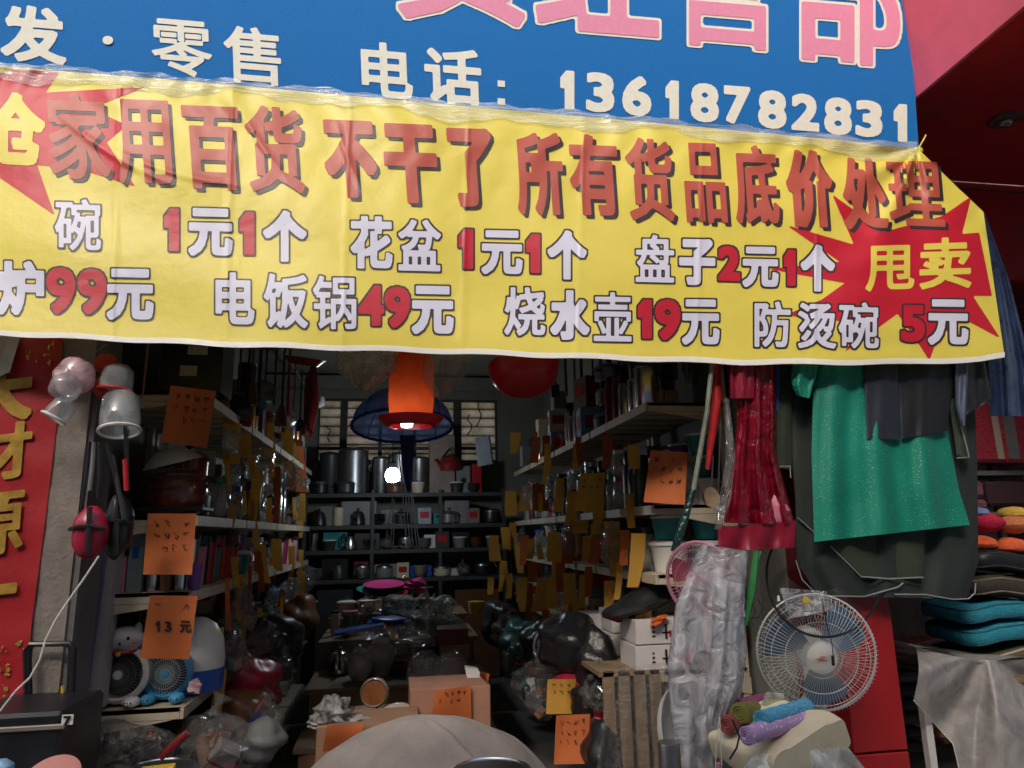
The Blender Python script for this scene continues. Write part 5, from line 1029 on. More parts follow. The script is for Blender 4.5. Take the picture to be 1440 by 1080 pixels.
for i, (x0, x1, y0, y1, Y) in enumerate([(895, 946, 908, 942, 3.34), (895, 946, 877, 908, 3.34), (862, 893, 880, 912, 3.75), (862, 893, 912, 942, 3.75), (832, 860, 872, 925, 3.95)]):
    p, q = S(x0, y1, Y), S(x1, y0, Y); zz = lvR[3]+.002 if i in (0, 3, 4) else lvR[3]+.118
    t = thing('white_carton', ((p.x+q.x)/2, Y, zz), ['white carton with black cup print, lower of the near pair', 'white carton with black cup print, upper of the near pair', 'plain white carton behind the near pair, upper one', 'plain white carton behind the near pair, lower one', 'pale grey carton behind the white cartons'][i], 'carton', 'white cartons on the fourth right shelf')
    h_ = .110 if i < 4 else .19; b = MB(); b.box(((p.x+q.x)/2+.03, Y+.12, zz+h_/2), (q.x-p.x+.06, .24, h_), bev=.002); b.build('box', mat('white_printed_card', (.62, .58, .57), .6, var=.05, dirt=.2), t, False)
    if i < 2:
        b = MB(); cx_ = (p.x+q.x)/2+.03; b.box((cx_+.028, Y-.001, zz+.055), (.012, .002, .07)); b.box((cx_+.028, Y-.001, zz+.05), (.04, .002, .008)); b.build('cup_print', M_ink, t, False); b = MB(); b.box((cx_+.048, Y-.001, zz+.045), (.012, .002, .03)); b.build('red_print', PAL['red'], t, False)
        yy = P(0, 0, 1)
        b = MB(); [b.box((cx_-.035, Y-.001, zz+.035+k*.02), (.016-.003*k, .002, .009)) for k in range(3)]; b.build('small_print', M_ink, t, False)
t = thing('wood_slat_rack', S(920, 1000, 3.3), 'pale wooden slatted crate wrapped in clear plastic under the white cartons', 'crate')
for k in range(5): p = S(852+k*22, 940, 3.3); b = MB(); b.box((p.x+.02, 3.34, .44), (.055, .02, .84), bev=.002); b.build('slat', M_wood, t, False)
b = MB(); b.box((S(905, 945, 3.32).x, 3.5, .85), (.42, .34, .02)); b.build('top_board', M_wood, t, False)
b, _ = sheetgrid([(866, 940), (850, 1000), (838, 1090)], [(948, 930), (948, 1000), (946, 1090)], 3.28, .02, 3, 77, 0, 30, 24); b.build('plastic_wrap', M_film, t, ang=70)
b = MB(); b.blob(S(905, 845, 3.5), (.22, .14, .055), .12, 24, 12, seed=31, rot=Euler((0, R(-16), 0))); simple('black_cloth_heap', b, M_dark, 'heap of black cloth on the shelf above the white cartons', 'cloth heap')
b = MB(); b.blob(S(926, 872, 3.32), (.045, .03, .016), .35, seed=33, rot=Euler((0, R(-20), 0))); simple('orange_red_wrap', b, PAL['orange'], 'bright orange red wrap at the right of the black cloth heap', 'wrap')
# heap of dark goods on the floor by the right racks
for i, (x, y, Y, r, c_, kind_, lb) in enumerate([(800, 905, 3.9, (.17, .2, .16), 'black', 'bag', 'large black bag on top of the dark heap in the right aisle'), (838, 935, 3.75, (.13, .15, .17), 'black', 'bag', 'black bag at the right end of the dark heap'), (770, 905, 4.5, (.16, .16, .14), 'charcoal', 'coiled hose', 'round charcoal coil at the left of the dark heap'),
    (812, 965, 3.8, (.12, .12, .08), 'crimson', 'bag', 'dark crimson bag in the middle of the dark heap'), (848, 1000, 3.6, (.12, .12, .06), 'crimson', 'cloth', 'crimson cloth low at the foot of the dark heap'), (828, 985, 3.6, (.09, .1, .09), 'black', 'pot', 'glossy black rounded pot shape with a bright glint in the heap'),
    (735, 900, 5.1, (.15, .2, .14), 'teal', 'bag', 'dull teal bag further back in the right aisle'), (850, 1060, 3.4, (.10, .1, .14), 'black', 'bag', 'black bag on the floor beside the wooden crate'), (705, 878, 6.0, (.15, .2, .2), 'charcoal', 'bag', 'charcoal bag far back in the right aisle')]):
    b = MB(); b.blob(S(x, y, Y), r, .13, 26, 16, seed=40+i, flat=.95); simple('dark_'+kind_.replace(' ', '_'), b, mat('crumpled_'+c_, [k for k in PAL[c_].node_tree.nodes['Mix'].inputs[6].default_value][:3], .3, var=.3, bump=.8, bscale=22), lb, kind_, 'dark goods heaped in the right aisle', ang=70)
b = MB(); b.tube([(S(778, 905, 4.2)+Vector((.13*math.cos(k*.35), -.08, .12*math.sin(k*.35)))) for k in range(18)], .010, 7, closed=True); simple('steel_hoop', b, M_dsteel, 'thin steel hoop leaning at the left of the dark heap', 'hoop')
def bagful(px, py, Y, r, label, seed, cols_, film_m=None, name='clear_goods_bag'):
    rr = random.Random(seed); c_ = P(px, py, Y); t = thing(name, c_, label, 'bag of goods')
    for k in range(5):
        q = c_+Vector((rr.uniform(-.5, .5)*r, rr.uniform(-.4, .2)*r, rr.uniform(-.6, .5)*r)); m = PAL[rr.choice(cols_)]; b = MB(); e = Euler((rr.uniform(-1, 1), rr.uniform(-1, 1), rr.uniform(0, 3)))
        if k % 3 == 0: b.lathe([(0, 0), (r*.25, 0), (r*.45, r*.25), (r*.47, r*.28), (r*.25, r*.06), (0, r*.04)], 16, q, e)
        elif k % 3 == 1: b.box(q, (r*.7, r*.45, r*.5), e, bev=.004)
        else: b.lathe([(0, 0), (r*.2, 0), (r*.22, r*.7), (r*.12, r*.8), (0, r*.82)], 14, q, e)
        b.build(['dish', 'small_box', 'bottle'][k % 3], m, t)
    b = MB(); b.blob(c_, (r, r*.9, r*.95), .13, 22, 14, seed=seed, fr=5); b.tube([c_+Vector((0, 0, r*.9)), c_+Vector((.01, 0, r*1.15)), c_+Vector((.03, .01, r*1.4))], [.03, .010, .05], 8); b.build('bag_skin', film_m or M_film, t, ang=50)
    return t
# floor heap by the left racks
for i, (x, y, Y, r, c_, lb) in enumerate([(350, 960, 4.1, (.15, .2, .14), 'crimson', 'dark crimson cloth bag at the foot of the left racks'), (342, 1005, 3.9, (.13, .15, .12), 'brown', 'dull brown bag below the crimson one on the left'), (390, 900, 5.0, (.16, .2, .16), 'charcoal', 'charcoal bag further along the left racks'), (420, 870, 6.0, (.15, .2, .18), 'brown', 'dim brown sack near the back of the left racks'), (365, 1040, 3.7, (.12, .12, .09), 'grey', 'grey bag low in the left aisle')]):
    b = MB(); b.blob(S(x, y, Y), r, .13, 26, 16, seed=80+i, flat=.95); simple('aisle_bag', b, PAL[c_], lb, 'bag', 'bags along the left aisle', ang=70)
bagful(785, 925, 4.1, 0.13, 'clear wrapped bag against the black bags of the heap', 60, ['charcoal', 'silver', 'brown', 'teal', 'crimson'])
bagful(750, 960, 4.4, 0.12, 'clear bag hanging low over the aisle left of the heap', 61, ['charcoal', 'silver', 'brown', 'teal', 'crimson'])
bagful(765, 985, 4.2, 0.1, 'lower clear bag at the foot of the heap', 62, ['charcoal', 'silver', 'brown', 'teal', 'crimson'])
bagful(715, 890, 5.4, 0.13, 'clear bag far back beside the teal bag', 63, ['charcoal', 'silver', 'brown', 'teal', 'crimson'])
bagful(845, 975, 3.5, 0.09, 'small clear bag over the glinting black pot', 64, ['charcoal', 'silver', 'brown', 'teal', 'crimson'])
bagful(730, 930, 4.9, 0.12, 'clear bag on the floor halfway along the right aisle', 65, ['charcoal', 'silver', 'brown', 'teal', 'crimson'])
bagful(372, 1015, 3.8, 0.09, 'crackly clear bag nearest the street in the left aisle', 90, ['charcoal', 'silver', 'brown', 'crimson', 'blue', 'black'])
bagful(375, 920, 4.7, 0.13, 'clear bag over the charcoal bag in the left aisle', 91, ['charcoal', 'silver', 'brown', 'crimson', 'blue', 'black'])
bagful(325, 930, 3.9, 0.1, 'clear bag pressed between the shelf strips on the left', 92, ['charcoal', 'silver', 'brown', 'crimson', 'blue', 'black'])
bagful(395, 950, 4.6, 0.09, 'small clear bag on the floor of the left aisle', 93, ['charcoal', 'silver', 'brown', 'crimson', 'blue', 'black'])
bagful(345, 900, 4.4, 0.12, 'clear bag filled with dark wares by the left racks', 94, ['charcoal', 'silver', 'brown', 'crimson', 'blue', 'black'])
bagful(405, 905, 5.4, 0.12, 'clear bag far along the floor of the left aisle', 95, ['charcoal', 'silver', 'brown', 'crimson', 'blue', 'black'])
bagful(298, 1052, 3.4, .15, 'dusty clear bag of small wares below the hooked amber strip', 131, ['grey', 'brown', 'silver', 'crimson', 'teal'])
bagful(165, 1050, 3.42, .12, 'clear bag of dull wares standing behind the dusty bag at bottom left', 133, ['grey', 'brown', 'charcoal'])

# ------------------------------------------------------------------ orange notes and amber price strips
def quad_note(pts, Y, m, label, rows=3, cols=4, seed=0, cat='price note', bend=.026, text=None, name='price_note', dark=1):
    A, B, C_, D = pts; t = thing(name, P(*A, Y), label, cat)
    def f(u, v, l=0):
        x = (A[0]*(1-u)+B[0]*u)*(1-v)+(D[0]*(1-u)+C_[0]*u)*v; y = (A[1]*(1-u)+B[1]*u)*(1-v)+(D[1]*(1-u)+C_[1]*u)*v
        return P(x, y, Y-bend*math.sin(u*3+seed)-bend*v*.8*math.sin(v*2+seed)-l)
    b = MB(); b.grid(lambda u, v: f(u, v), 14, 16); b.build('paper', m, t)
    if rows: scribble(.10, .07, .92, .07+.20*rows, Y, t, M_ink, rows, cols, seed, .0014*dark, 'handwriting', fn=lambda x, y: f(x, y, .003))
    if text:
        for ch, x0, y0, x1, y1 in text:
            letter(ch, [x0, y0, x1, y1], 'handwritten_character', M_ink, lambda x, y, l: f((x-A[0]-(y-A[1])*(D[0]-A[0])/(D[1]-A[1]))/(B[0]-A[0]), (y-A[1])/(D[1]-A[1]), .004), t, 0, bold=.7, step=.8)
    return t
quad_note([(240, 542), (304, 550), (291, 630), (226, 621)], 3.22, M_or, 'orange handwritten note hanging over the clay pot, uppermost of three on the left', 3, 4, 3)
quad_note([(208, 722), (276, 722), (270, 808), (201, 808)], 3.24, M_or, 'orange handwritten note over the tumblers, middle one of three on the left', 3, 4, 5)
quad_note([(211, 837), (278, 838), (266, 927), (197, 926)], 3.24, M_or, 'orange note marked 13 yuan in front of the desk fans', 1, 3, 8, text=[('1', 218, 873, 225, 888), ('3', 231, 873, 241, 888), ('元', 252, 872, 268, 889)])
quad_note([(915, 633), (967, 636), (963, 710), (905, 706)], 3.24, M_or, 'orange handwritten note taped before the clear canister on the right racks', 3, 4, 11)
quad_note([(612, 972), (662, 963), (663, 1020), (606, 1012)], 3.9, M_or, 'orange handwritten note stuck on the brown carton of the centre table', 2, 5, 14)
quad_note([(460, 1020), (511, 1018), (506, 1046), (453, 1058)], 3.6, M_or, 'blank orange note on the lower left carton behind the draped cloth', 0, 0, 15)
quad_note([(782, 1006), (830, 1004), (826, 1074), (779, 1075)], 3.45, M_or, 'dim orange note hanging low in the right aisle', 3, 4, 17)
quad_note([(770, 955), (810, 955), (806, 1004), (768, 1004)], 3.7, M_yo, 'dim amber note above the low orange one in the right aisle', 2, 3, 18)
quad_note([(817, 667), (852, 664), (846, 721), (806, 718)], 3.95, M_yo, 'wide amber note with faint writing on the second right shelf edge', 2, 3, 19)
quad_note([(538, 876), (560, 888), (560, 898), (552, 900)], 5.0, M_yo, 'amber note lying over the white urns on the centre table', 0, 0, 20)
quad_note([(676, 944), (688, 948), (686, 962), (674, 950)], 3.95, M_or, 'tiny orange scrap on the right corner of the brown carton', 0, 0, 21)
quad_note([(846, 868), (878, 842), (893, 868), (870, 876)], 3.5, M_or, 'crumpled orange paper on the black cloth heap of the right racks', 0, 0, 22)
stL = [(326, 575, 652, 22), (376, 587, 640, 17), (404, 607, 664, 15), (420, 627, 692, 17), (361, 656, 706, 17), (389, 656, 701, 11), (358, 704, 772, 8), (370, 764, 820, 11), (425, 694, 734, 9), (423, 732, 756, 6), (410, 768, 822, 9),
       (320, 813, 886, 7), (335, 810, 873, 6), (351, 796, 868, 6), (351, 862, 926, 5), (365, 855, 906, 6), (396, 828, 866, 5), (308, 941, 1006, 18), (331, 1000, 1062, 10), (344, 690, 722, 6), (312, 882, 925, 6), (378, 700, 742, 7)]
stR = [(738, 683, 719, 13), (758, 681, 719, 20), (770, 624, 681, 9), (787, 672, 720, 12), (815, 614, 663, 9), (721, 735, 771, 10), (695, 753, 789, 15), (730, 763, 806, 10), (746, 758, 786, 9), (779, 748, 790, 19), (816, 732, 750, 24), (839, 742, 792, 17),
       (861, 733, 790, 20), (896, 750, 826, 18), (716, 806, 842, 8), (732, 818, 860, 11), (763, 812, 860, 22), (768, 858, 902, 12), (801, 806, 850, 20), (809, 845, 902, 11), (887, 868, 930, 18), (754, 607, 651, 11), (706, 792, 832, 7), (745, 820, 872, 9), (905, 858, 880, 20), (690, 812, 836, 8)]
def strips(lst, side):
    for i, (x, y0, y1, w_) in enumerate(sorted(lst, key=lambda q: q[0] if side == 'left' else -q[0])):
        Y = (931/(558-x) if side == 'left' else 1186/(x-558)); Y = max(3.26, min(7.1, Y)) - .03
        tw = rnd.uniform(-.7, .7); sw = rnd.uniform(-7, 7)*(y1-y0)/60; seed = rnd.uniform(0, 6)
        def f(u, v):
            xx = x+sw*(v*v-.2)+w_*(u-.5)*(1-.15*math.sin(v*3+seed)); return P(xx, y0+(y1-y0)*v, Y-.02*math.sin(v*2.6+seed)+.03*tw*(u-.5)*math.sin(v*2+seed))
        b = MB(); b.grid(f, 5, 14); t = b.build('price_strip', M_yo if rnd.random() < .85 else M_or, None)
        wd = 'broad' if w_ > 15 else ('slim' if w_ > 8 else 'very thin'); ln = 'long' if y1-y0 > 60 else ('short' if y1-y0 < 40 else 'medium')
        lv = 'upper' if y1 < 760 else ('middle' if y1 < 860 else 'lower')
        tag(t, f'{wd} {ln} amber strip, {lv} {side} shelves, {on_(i)} strip from the street', 'price strip', f'amber price strips on the {side} racks')
for k in range(24): y0 = [590, 640, 700, 770, 815, 850][k % 6]+rnd.uniform(-14, 14); stL.append((318+k*4.9+rnd.uniform(-3, 3), y0, y0+rnd.uniform(30, 62)*(1-.012*k), rnd.uniform(6, 14)))
for k in range(28): y0 = [620, 690, 745, 800, 760, 815][k % 6]+rnd.uniform(-12, 12); stR.append((892-k*6.9+rnd.uniform(-4, 4), y0, y0+rnd.uniform(34, 66)*(1-.012*k), rnd.uniform(7, 17)))
strips(stL, 'left'); strips(stR, 'right')

# ------------------------------------------------------------------ centre display: stepped table with crockery
ct = thing('display_table', (0.02, 4.35, 0), 'low stepped display table running down the middle of the shop', 'table')
for y0, y1, z in ((4.32, 4.72, .36), (4.74, 5.42, .58), (5.44, 6.2, .76), (6.22, 6.9, .84)):
    b = MB(); b.box((.03, (y0+y1)/2, z-.015), (1.16, y1-y0, .03), bev=.003); b.build('board', M_wood, ct, False)
    for x in (-.5, .56): b = MB(); b.box((x, (y0+y1)/2, (z-.03)/2), (.04, y1-y0-.04, z-.03)); b.build('side_panel', M_card, ct, False)
    b = MB(); b.box((.03, y0+.015, (z-.03)/2), (1.02, .02, z-.034)); b.build('front_panel', M_card, ct, False)
def carton(x0, x1, y0, Yf, dp, ztop, m, label, tape=True):
    p, q = P(x0, 1000, Yf), P(x1, 1000, Yf); t = thing('brown_carton', ((p.x+q.x)/2, Yf, 0), label, 'carton'); b = MB(); b.box(((p.x+q.x)/2, Yf+dp/2, ztop/2+.025), (q.x-p.x, dp, ztop-.05), bev=.004); b.build('box', m, t, False)
    if tape: b = MB(); b.box(((p.x+q.x)/2+.12, Yf-.001, ztop*.62), ((q.x-p.x)*.35, .003, .05)); b.build('packing_tape', M_film, t, False); b = MB(); b.box(((p.x+q.x)/2, Yf-.0015, ztop*.44), (q.x-p.x-.01, .002, .006)); b.build('flap_seam', M_black, t, False)
    return t
zA = P(630, 967, 3.95).z; carton(576, 690, 967, 3.95, .34, zA, mat('tan_carton', (.44, .22, .15), .8, var=.12, dirt=.2), 'tan brown carton at the front right of the centre table')
zB = P(480, 1020, 3.65).z; carton(446, 590, 1020, 3.65, .3, zB, M_card, 'brown carton under the crumpled white bag behind the draped cloth', False)
for i, (x, y, r) in enumerate([(468, 1004, (.085, .07, .07)), (497, 1018, (.07, .06, .03)), (448, 1016, (.05, .05, .03))]):
    b = MB(); b.blob(P(x, y, 3.75), r, .26, 26, 16, seed=100+i, fr=5); simple('white_foam_bag', b, mat('dusty_foam_sheet', (.36, .35, .34), .6) if i else film('crumpled_white_bag', (.45, .45, .45), milk=.9, rough=.3, bscale=18, bump=1), ['crumpled white bag standing on the left brown carton', 'flattened white bag hanging over the carton front edge', 'small white bag at the left corner of the carton'][i], 'plastic bag', ang=80)
def ware(name, prof, px, py, Y, m, label, cat, rot=None, n=28, parts=(), group=None, on=None):
    c_ = P(px, py, Y)
    if on is not None: c_.z = on
    t = thing(name, c_, label, cat, group); b = MB(); b.lathe(prof, n, c_, rot); b.build('body', m, t)
    for nm, pr, m2 in parts: b = MB(); b.lathe(pr, n, c_, rot); b.build(nm, m2, t)
    return t
M_wcer = mat('white_glazed_ceramic', (.56, .50, .46), .15, var=.08, coat=.6)
bowl = [(0, 0), (.03, 0), (.05, .012), (.085, .06), (.088, .064), (.083, .06), (.045, .018), (0, .014)]
t = ware('brown_jar', [(0, .0), (.06, .004), (.078, .05), (.078, .12), (.07, .14), (.066, .13), (.07, .05), (0, .012)], 530, 972, 4.34, M_wcer, 'cream bowl lying on its side showing a brown glazed inside', 'bowl', Euler((R(82), 0, R(-6))), parts=[('brown_glaze', [(.064, .132), (.069, .05), (.05, .016), (0, .013)], mat('orange_brown_glaze', (.28, .10, .03), .2, coat=.5))])
b = MB(); b.blob(P(560, 1002, 4.1), (.09, .06, .05), .02, 24, 12, seed=9); simple('blue_rim_bowl', b, M_wcer, 'upturned pale bowl with a blue painted band beside the brown glazed one', 'bowl')
c_ = P(560, 1003, 4.09); b = MB(); b.tube([(c_.x+.092*math.cos(k*.2), c_.y+.062*math.sin(k*.2)-.005, c_.z+.004) for k in range(32)], .011, 6, closed=True); simple('blue_band_saucer', b, PAL['blue'], 'blue banded saucer rim under the upturned pale bowl', 'saucer')
for k in range(6): ware('plate', [(0, 0), (.05, 0), (.13, .02), (.132, .024), (.05, .006), (0, .006)], 505, 962-k*3.2, 4.5, [M_wcer, PAL['cream'], PAL['orange'], M_wcer, PAL['crimson'], PAL['cream']][k], f'{["white", "cream", "orange", "ivory", "crimson", "pale cream"][k]} plate in the left stack of plates, {["lowest", "second up", "third up", "fourth up", "fifth up", "topmost"][k]}', 'plate', on=.362+k*.022, group='plates in the left stack')
for k in range(4): ware('plate', [(0, 0), (.05, 0), (.11, .025), (.112, .028), (.05, .006), (0, .006)], 545, 945, 4.6, PAL['cream'], f'cream dish in the stack right of the coloured plates, {["lowest", "second up", "third up", "topmost"][k]}', 'plate', on=.362+k*.03, group='cream dishes stacked')
for i, (x, Y) in enumerate([(597, 4.42), (635, 4.42)]):
    for k in range(4): ware('bowl', bowl, x, 950, Y, [M_wcer, PAL['grey'], M_wcer, M_wcer][k], f'bowl {["at the bottom", "second up", "third up", "at the top"][k]} of the {["left", "right"][i]} wrapped stack above the tan carton', 'bowl', on=.362+k*.045, group='wrapped bowls above the tan carton')
    b = MB(); b.blob(P(x, 945, Y), (.105, .1, .13), .08, 22, 14, seed=110+i); simple('clear_wrap', b, M_film, f'clear wrap around the {["left", "right"][i]} bowl stack above the tan carton', 'plastic wrap', ang=70)
q = [P(654, 938, 4.2), P(672, 940, 4.2), P(684, 966, 4.15), P(660, 968, 4.15)]; b = MB(); b.add(q+[v+Vector((0, .05, 0)) for v in q], [(0, 1, 2, 3), (7, 6, 5, 4), (0, 4, 5, 1), (1, 5, 6, 2), (2, 6, 7, 3), (3, 7, 4, 0)]); simple('white_packet', b, M_whitep, 'grey white packet leaning on the right corner of the tan carton', 'packet', smooth=False)
urn = [(0, 0), (.05, 0), (.06, .02), (.085, .07), (.088, .10), (.07, .145), (.045, .165), (.05, .175), (.03, .195), (.012, .2), (.014, .215), (0, .22)]
ware('white_urn', urn, 506, 930, 4.95, M_wcer, 'small white ceramic urn at the left of the crockery step', 'urn', on=.582)
ware('white_urn', [(a*1.25, c_*1.2) for a, c_ in urn], 535, 926, 5.1, M_wcer, 'large white ceramic urn right of the small one', 'urn', on=.582)
ware('dark_pot', [(0, 0), (.08, 0), (.12, .05), (.12, .11), (.09, .15), (.03, .17), (.015, .19), (0, .19)], 574, 928, 5.1, M_brown, 'dark brown glazed casserole pot beside the large white urn', 'pot', on=.582)
ware('dark_pot', [(0, 0), (.08, 0), (.11, .05), (.11, .14), (.08, .18), (.03, .2), (0, .205)], 600, 926, 5.0, mat('black_glaze', (.012, .012, .012), .08, coat=.5), 'tall shiny black casserole pot right of the brown one', 'pot', on=.582)
ware('white_urn', urn, 617, 905, 5.5, M_wcer, 'white teapot like urn behind the black pot', 'urn', on=.762)
for k in range(3):
    b = MB(); b.box((P(638, 925, 5.0).x+rnd.uniform(-.01, .01), 5.05, .582+.05+k*.098), (.21, .22, .094), Euler((0, 0, rnd.uniform(-.1, .1))), bev=.003); simple('red_box', b, [mat('rust_box', (.26, .06, .03), .6, var=.3), M_card, mat('wine_box', (.16, .03, .03), .6)][k], f'{["rust", "brown", "wine"][k]} coloured carton at the right of the crockery step, {["lowest", "middle", "topmost"][k]}', 'carton')
b = MB(); b.blob(P(545, 905, 5.0), (.30, .2, .11), .1, 30, 14, seed=120); simple('clear_drape', b, M_film, 'loose clear plastic drape over the crockery in the middle', 'plastic wrap', ang=80)
b = MB(); b.box(P(505, 884, 5.45)+Vector((0, 0, 0)), (.36, .2, .02), Euler((0, R(-7), R(8))), bev=.004); simple('blue_tray', b, PAL['blue'], 'flat dark blue tray behind the small white urn', 'tray')
b = MB(); b.blob(P(545, 872, 5.6), (.16, .1, .03), .2, 22, 10, seed=5); simple('blue_bag', b, PAL['blue'], 'folded deep blue plastic bag behind the white urns', 'plastic bag')
# top of the display
ware('snack_jar', [(0, 0), (.055, 0), (.06, .02), (.058, .13), (.05, .15)], 492, 880, 5.7, mat('green_patterned_jar', (.12, .20, .08), .3, var=.8, scale=12), 'green patterned jar with a dusty pink lid at the left of the display', 'jar', on=.762, parts=[('lid', [(.055, .148), (.06, .15), (.06, .18), (0, .185)], PAL['pink'])])
for i, (x, y, Y, sx, m, lb) in enumerate([(540, 826, 6.2, .20, 'magenta', 'bright pink shallow basin on top of the display, upper one'), (546, 838, 6.1, .19, 'red', 'pinkish red shallow basin under the bright pink one'), (532, 832, 6.15, .21, 'teal', 'teal shallow basin between the pink ones')]):
    ware('shallow_basin', [(0, 0), (sx*.6, 0), (sx*.82, .025), (sx*.86, .03), (sx*.6, .008), (0, .008)], x, y, Y, PAL[m], lb, 'basin', Euler((R(8), 0, 0)), group='basins on the display')
for i, (x, y) in enumerate([(578, 824), (586, 818), (592, 828)]): b = MB(); b.blob(P(x, y, 6.3), (.055, .05, .035), .3, seed=130+i); simple('ribbon_flower', b, PAL['magenta'], ['purple red cloth flower at the left of three on the display', 'purple red cloth flower, highest of three', 'purple red cloth flower at the right of three'][i], 'flower')
for i in range(6): b = MB(); b.blob(P(568+i*6, 812+(i*7) % 9, 6.4), (.016, .016, .014), .2, seed=i); simple('gold_ball', b, mat('gold_foil', (.8, .55, .15), .15, metal=1), f'tiny gold ball {ORD[i]} from the left in the gold garland behind the pink basins', 'ornament', 'gold garland balls')
t = thing('cake_stand', P(600, 868, 5.6), 'steel cake stand with a shining disc top at the right of the display', 'stand')
c_ = P(600, 826, 5.6); b = MB(); b.lathe([(0, .004), (.05, .004), (.055, 0), (0, -.003)], 24, c_); b.build('disc', M_steel, t); b = MB(); b.tube([c_, (c_.x, c_.y, .79)], .008, 8); b.build('stem', M_steel, t); b = MB(); b.lathe([(.09, 0), (.085, .02), (.01, .03)], 24, (c_.x, c_.y, .762)); b.build('base', M_steel, t)
for i, (x, y, Y, r) in enumerate([(540, 858, 5.9, .16), (565, 850, 5.8, .13), (610, 862, 5.5, .13), (625, 850, 5.8, .11), (598, 875, 5.3, .15), (632, 878, 5.4, .12)]):
    b = MB(); b.blob(P(x, y, Y), (r, r*.9, r*.62), .16, 26, 14, seed=140+i); simple('glassware_bundle', b, [M_film, film('greenish_wrap', (.7, .8, .76), milk=.4, rough=.08, bscale=24, bump=.9)][i % 2], f'{["wide", "round", "crisp", "small", "low", "rightmost"][i]} clear wrapped bundle of glassware on the upper display step', 'bundle', ang=80)
for i in range(9):
    x = 525+i*13; Y = 5.55+.12*(i % 3); b = MB(); c_ = P(x, 870, Y); b.lathe([(.02, 0), (.032, .02), (.034, .08), (.030, .08), (.018, .01)], 14, (c_.x, Y, .765)); simple('glass_tumbler', b, M_steel if i % 3 == 0 else film('thick_clear_plastic', (.8, .84, .85)), f'{"steel" if i % 3 == 0 else "clear"} tumbler {ORD[i]} from the left on the upper display step', 'tumbler', 'tumblers on the upper display step')
b = MB(); p = P(615, 865, 5.5)
for k in range(22): a = k*.2856; b.tube([p+Vector((.10*math.cos(a), .06*math.sin(a), 0)), p+Vector((.13*math.cos(a+.2), .08*math.sin(a+.2), .05+.02*math.sin(k*3)))], .004, 4)
simple('silver_tinsel_basket', b, M_steel, 'spiky silver rimmed basket beside the cake stand', 'basket')
b = MB(); c_ = P(670, 862, 5.9); b.lathe([(0, .0), (.06, .0), (.07, .09), (0, .1)], 18, c_); simple('yellow_cup', b, PAL['yellow'], 'yellow cup at the right behind the cake stand', 'cup')

cnt = {}
for (xa, xb, Y, z) in ((-.46, .54, 4.62, .362), (-.48, .54, 5.22, .582), (-.48, .54, 5.42, .582), (-.5, .54, 5.75, .762), (-.5, .54, 6.0, .762), (-.5, .54, 6.35, .842), (-.5, .54, 6.65, .842)):
    x = xa
    while x < xb:
        kd = rnd.choice(['bowls', 'tub', 'jar', 'basket', 'bagged', 'pot', 'tumbler', 'kettle', 'bowls']); sc = rnd.uniform(.75, 1.05); w_ = SIZE[kd][0]*sc
        if x+w_ > xb+.03: break
        st_ = {4.62: 'lowest', 5.22: 'second', 5.42: 'second', 5.75: 'third', 6.0: 'third', 6.35: 'top', 6.65: 'top'}[Y]
        n = cnt.get((kd, st_), 0); cnt[(kd, st_)] = n+1; col = rnd.choice(['white', 'cream', 'pale blue', 'white', 'pink', 'silver', 'brown'])
        put(kd, (x+w_/2, Y, z), rnd.uniform(0, 6), sc, col, 'x', f'{col} {KIND[kd][0]} on the {st_} display step, {on_(n)} such from the left'); x += w_+.004
# ------------------------------------------------------------------ back wall shelves and goods
for z in range(0): pass
bs = thing('back_shelf', (.1, 7.6, 0), 'grey steel shelf unit across the back wall under the window', 'shelf')
zb_ = [P(560, y, 7.6).z for y in (694, 738, 772, 812)]
for z in zb_: b = MB(); b.box((.1, 7.72, z-.012), (2.1, .44, .024)); b.box((.1, 7.495, z-.02), (2.1, .014, .04)); b.build('board', mat('dark_grey_rack_paint', (.045, .047, .046), .6, var=.3), bs, False)
for x in (-.93, -.25, .45, 1.13): b = MB(); b.box((x, 7.51, .98), (.035, .03, 1.98)); b.build('upright', mat('dark_grey_rack_paint', (.045, .047, .046), .6, var=.3), bs, False)
def bpot(px, wpx, ytop, m, label, i):
    c_ = P(px, 690, 7.65); r = wpx/2/980*7.65; h_ = P(px, ytop, 7.65).z-zb_[0]; t = thing('stock_pot', (c_.x, 7.68, zb_[0]), label, 'stock pot'); b = MB(); b.lathe([(r*.95, .002), (r, .01), (r, h_*.88), (r*1.04, h_*.9)], 24, (c_.x, 7.68, zb_[0])); b.build('body', m, t); b = MB(); b.lathe([(r*1.03, h_*.9), (r*.9, h_*.95), (0, h_)], 24, (c_.x, 7.68, zb_[0])); b.build('lid', m, t)
    b = MB(); [b.tube([(c_.x+s_*r, 7.66, zb_[0]+h_*.6), (c_.x+s_*(r+.03), 7.66, zb_[0]+h_*.62), (c_.x+s_*(r+.03), 7.66, zb_[0]+h_*.7), (c_.x+s_*r, 7.66, zb_[0]+h_*.72)], .008, 6) for s_ in (-1, 1)]; b.build('handles', M_black, t)
for i, (x, w_, y, lb) in enumerate([(462, 28, 634, 'dark narrow stock pot at the left end of the back shelf'), (496, 40, 628, 'tall steel stock pot second from the left on the back shelf'), (535, 24, 640, 'thin steel milk can between two stock pots'), (562, 32, 634, 'steel stock pot behind the hanging bulb'), (590, 26, 640, 'small steel stock pot right of the hanging bulb')]): bpot(x, w_, y, M_dsteel if i else PAL['charcoal'], lb, i)
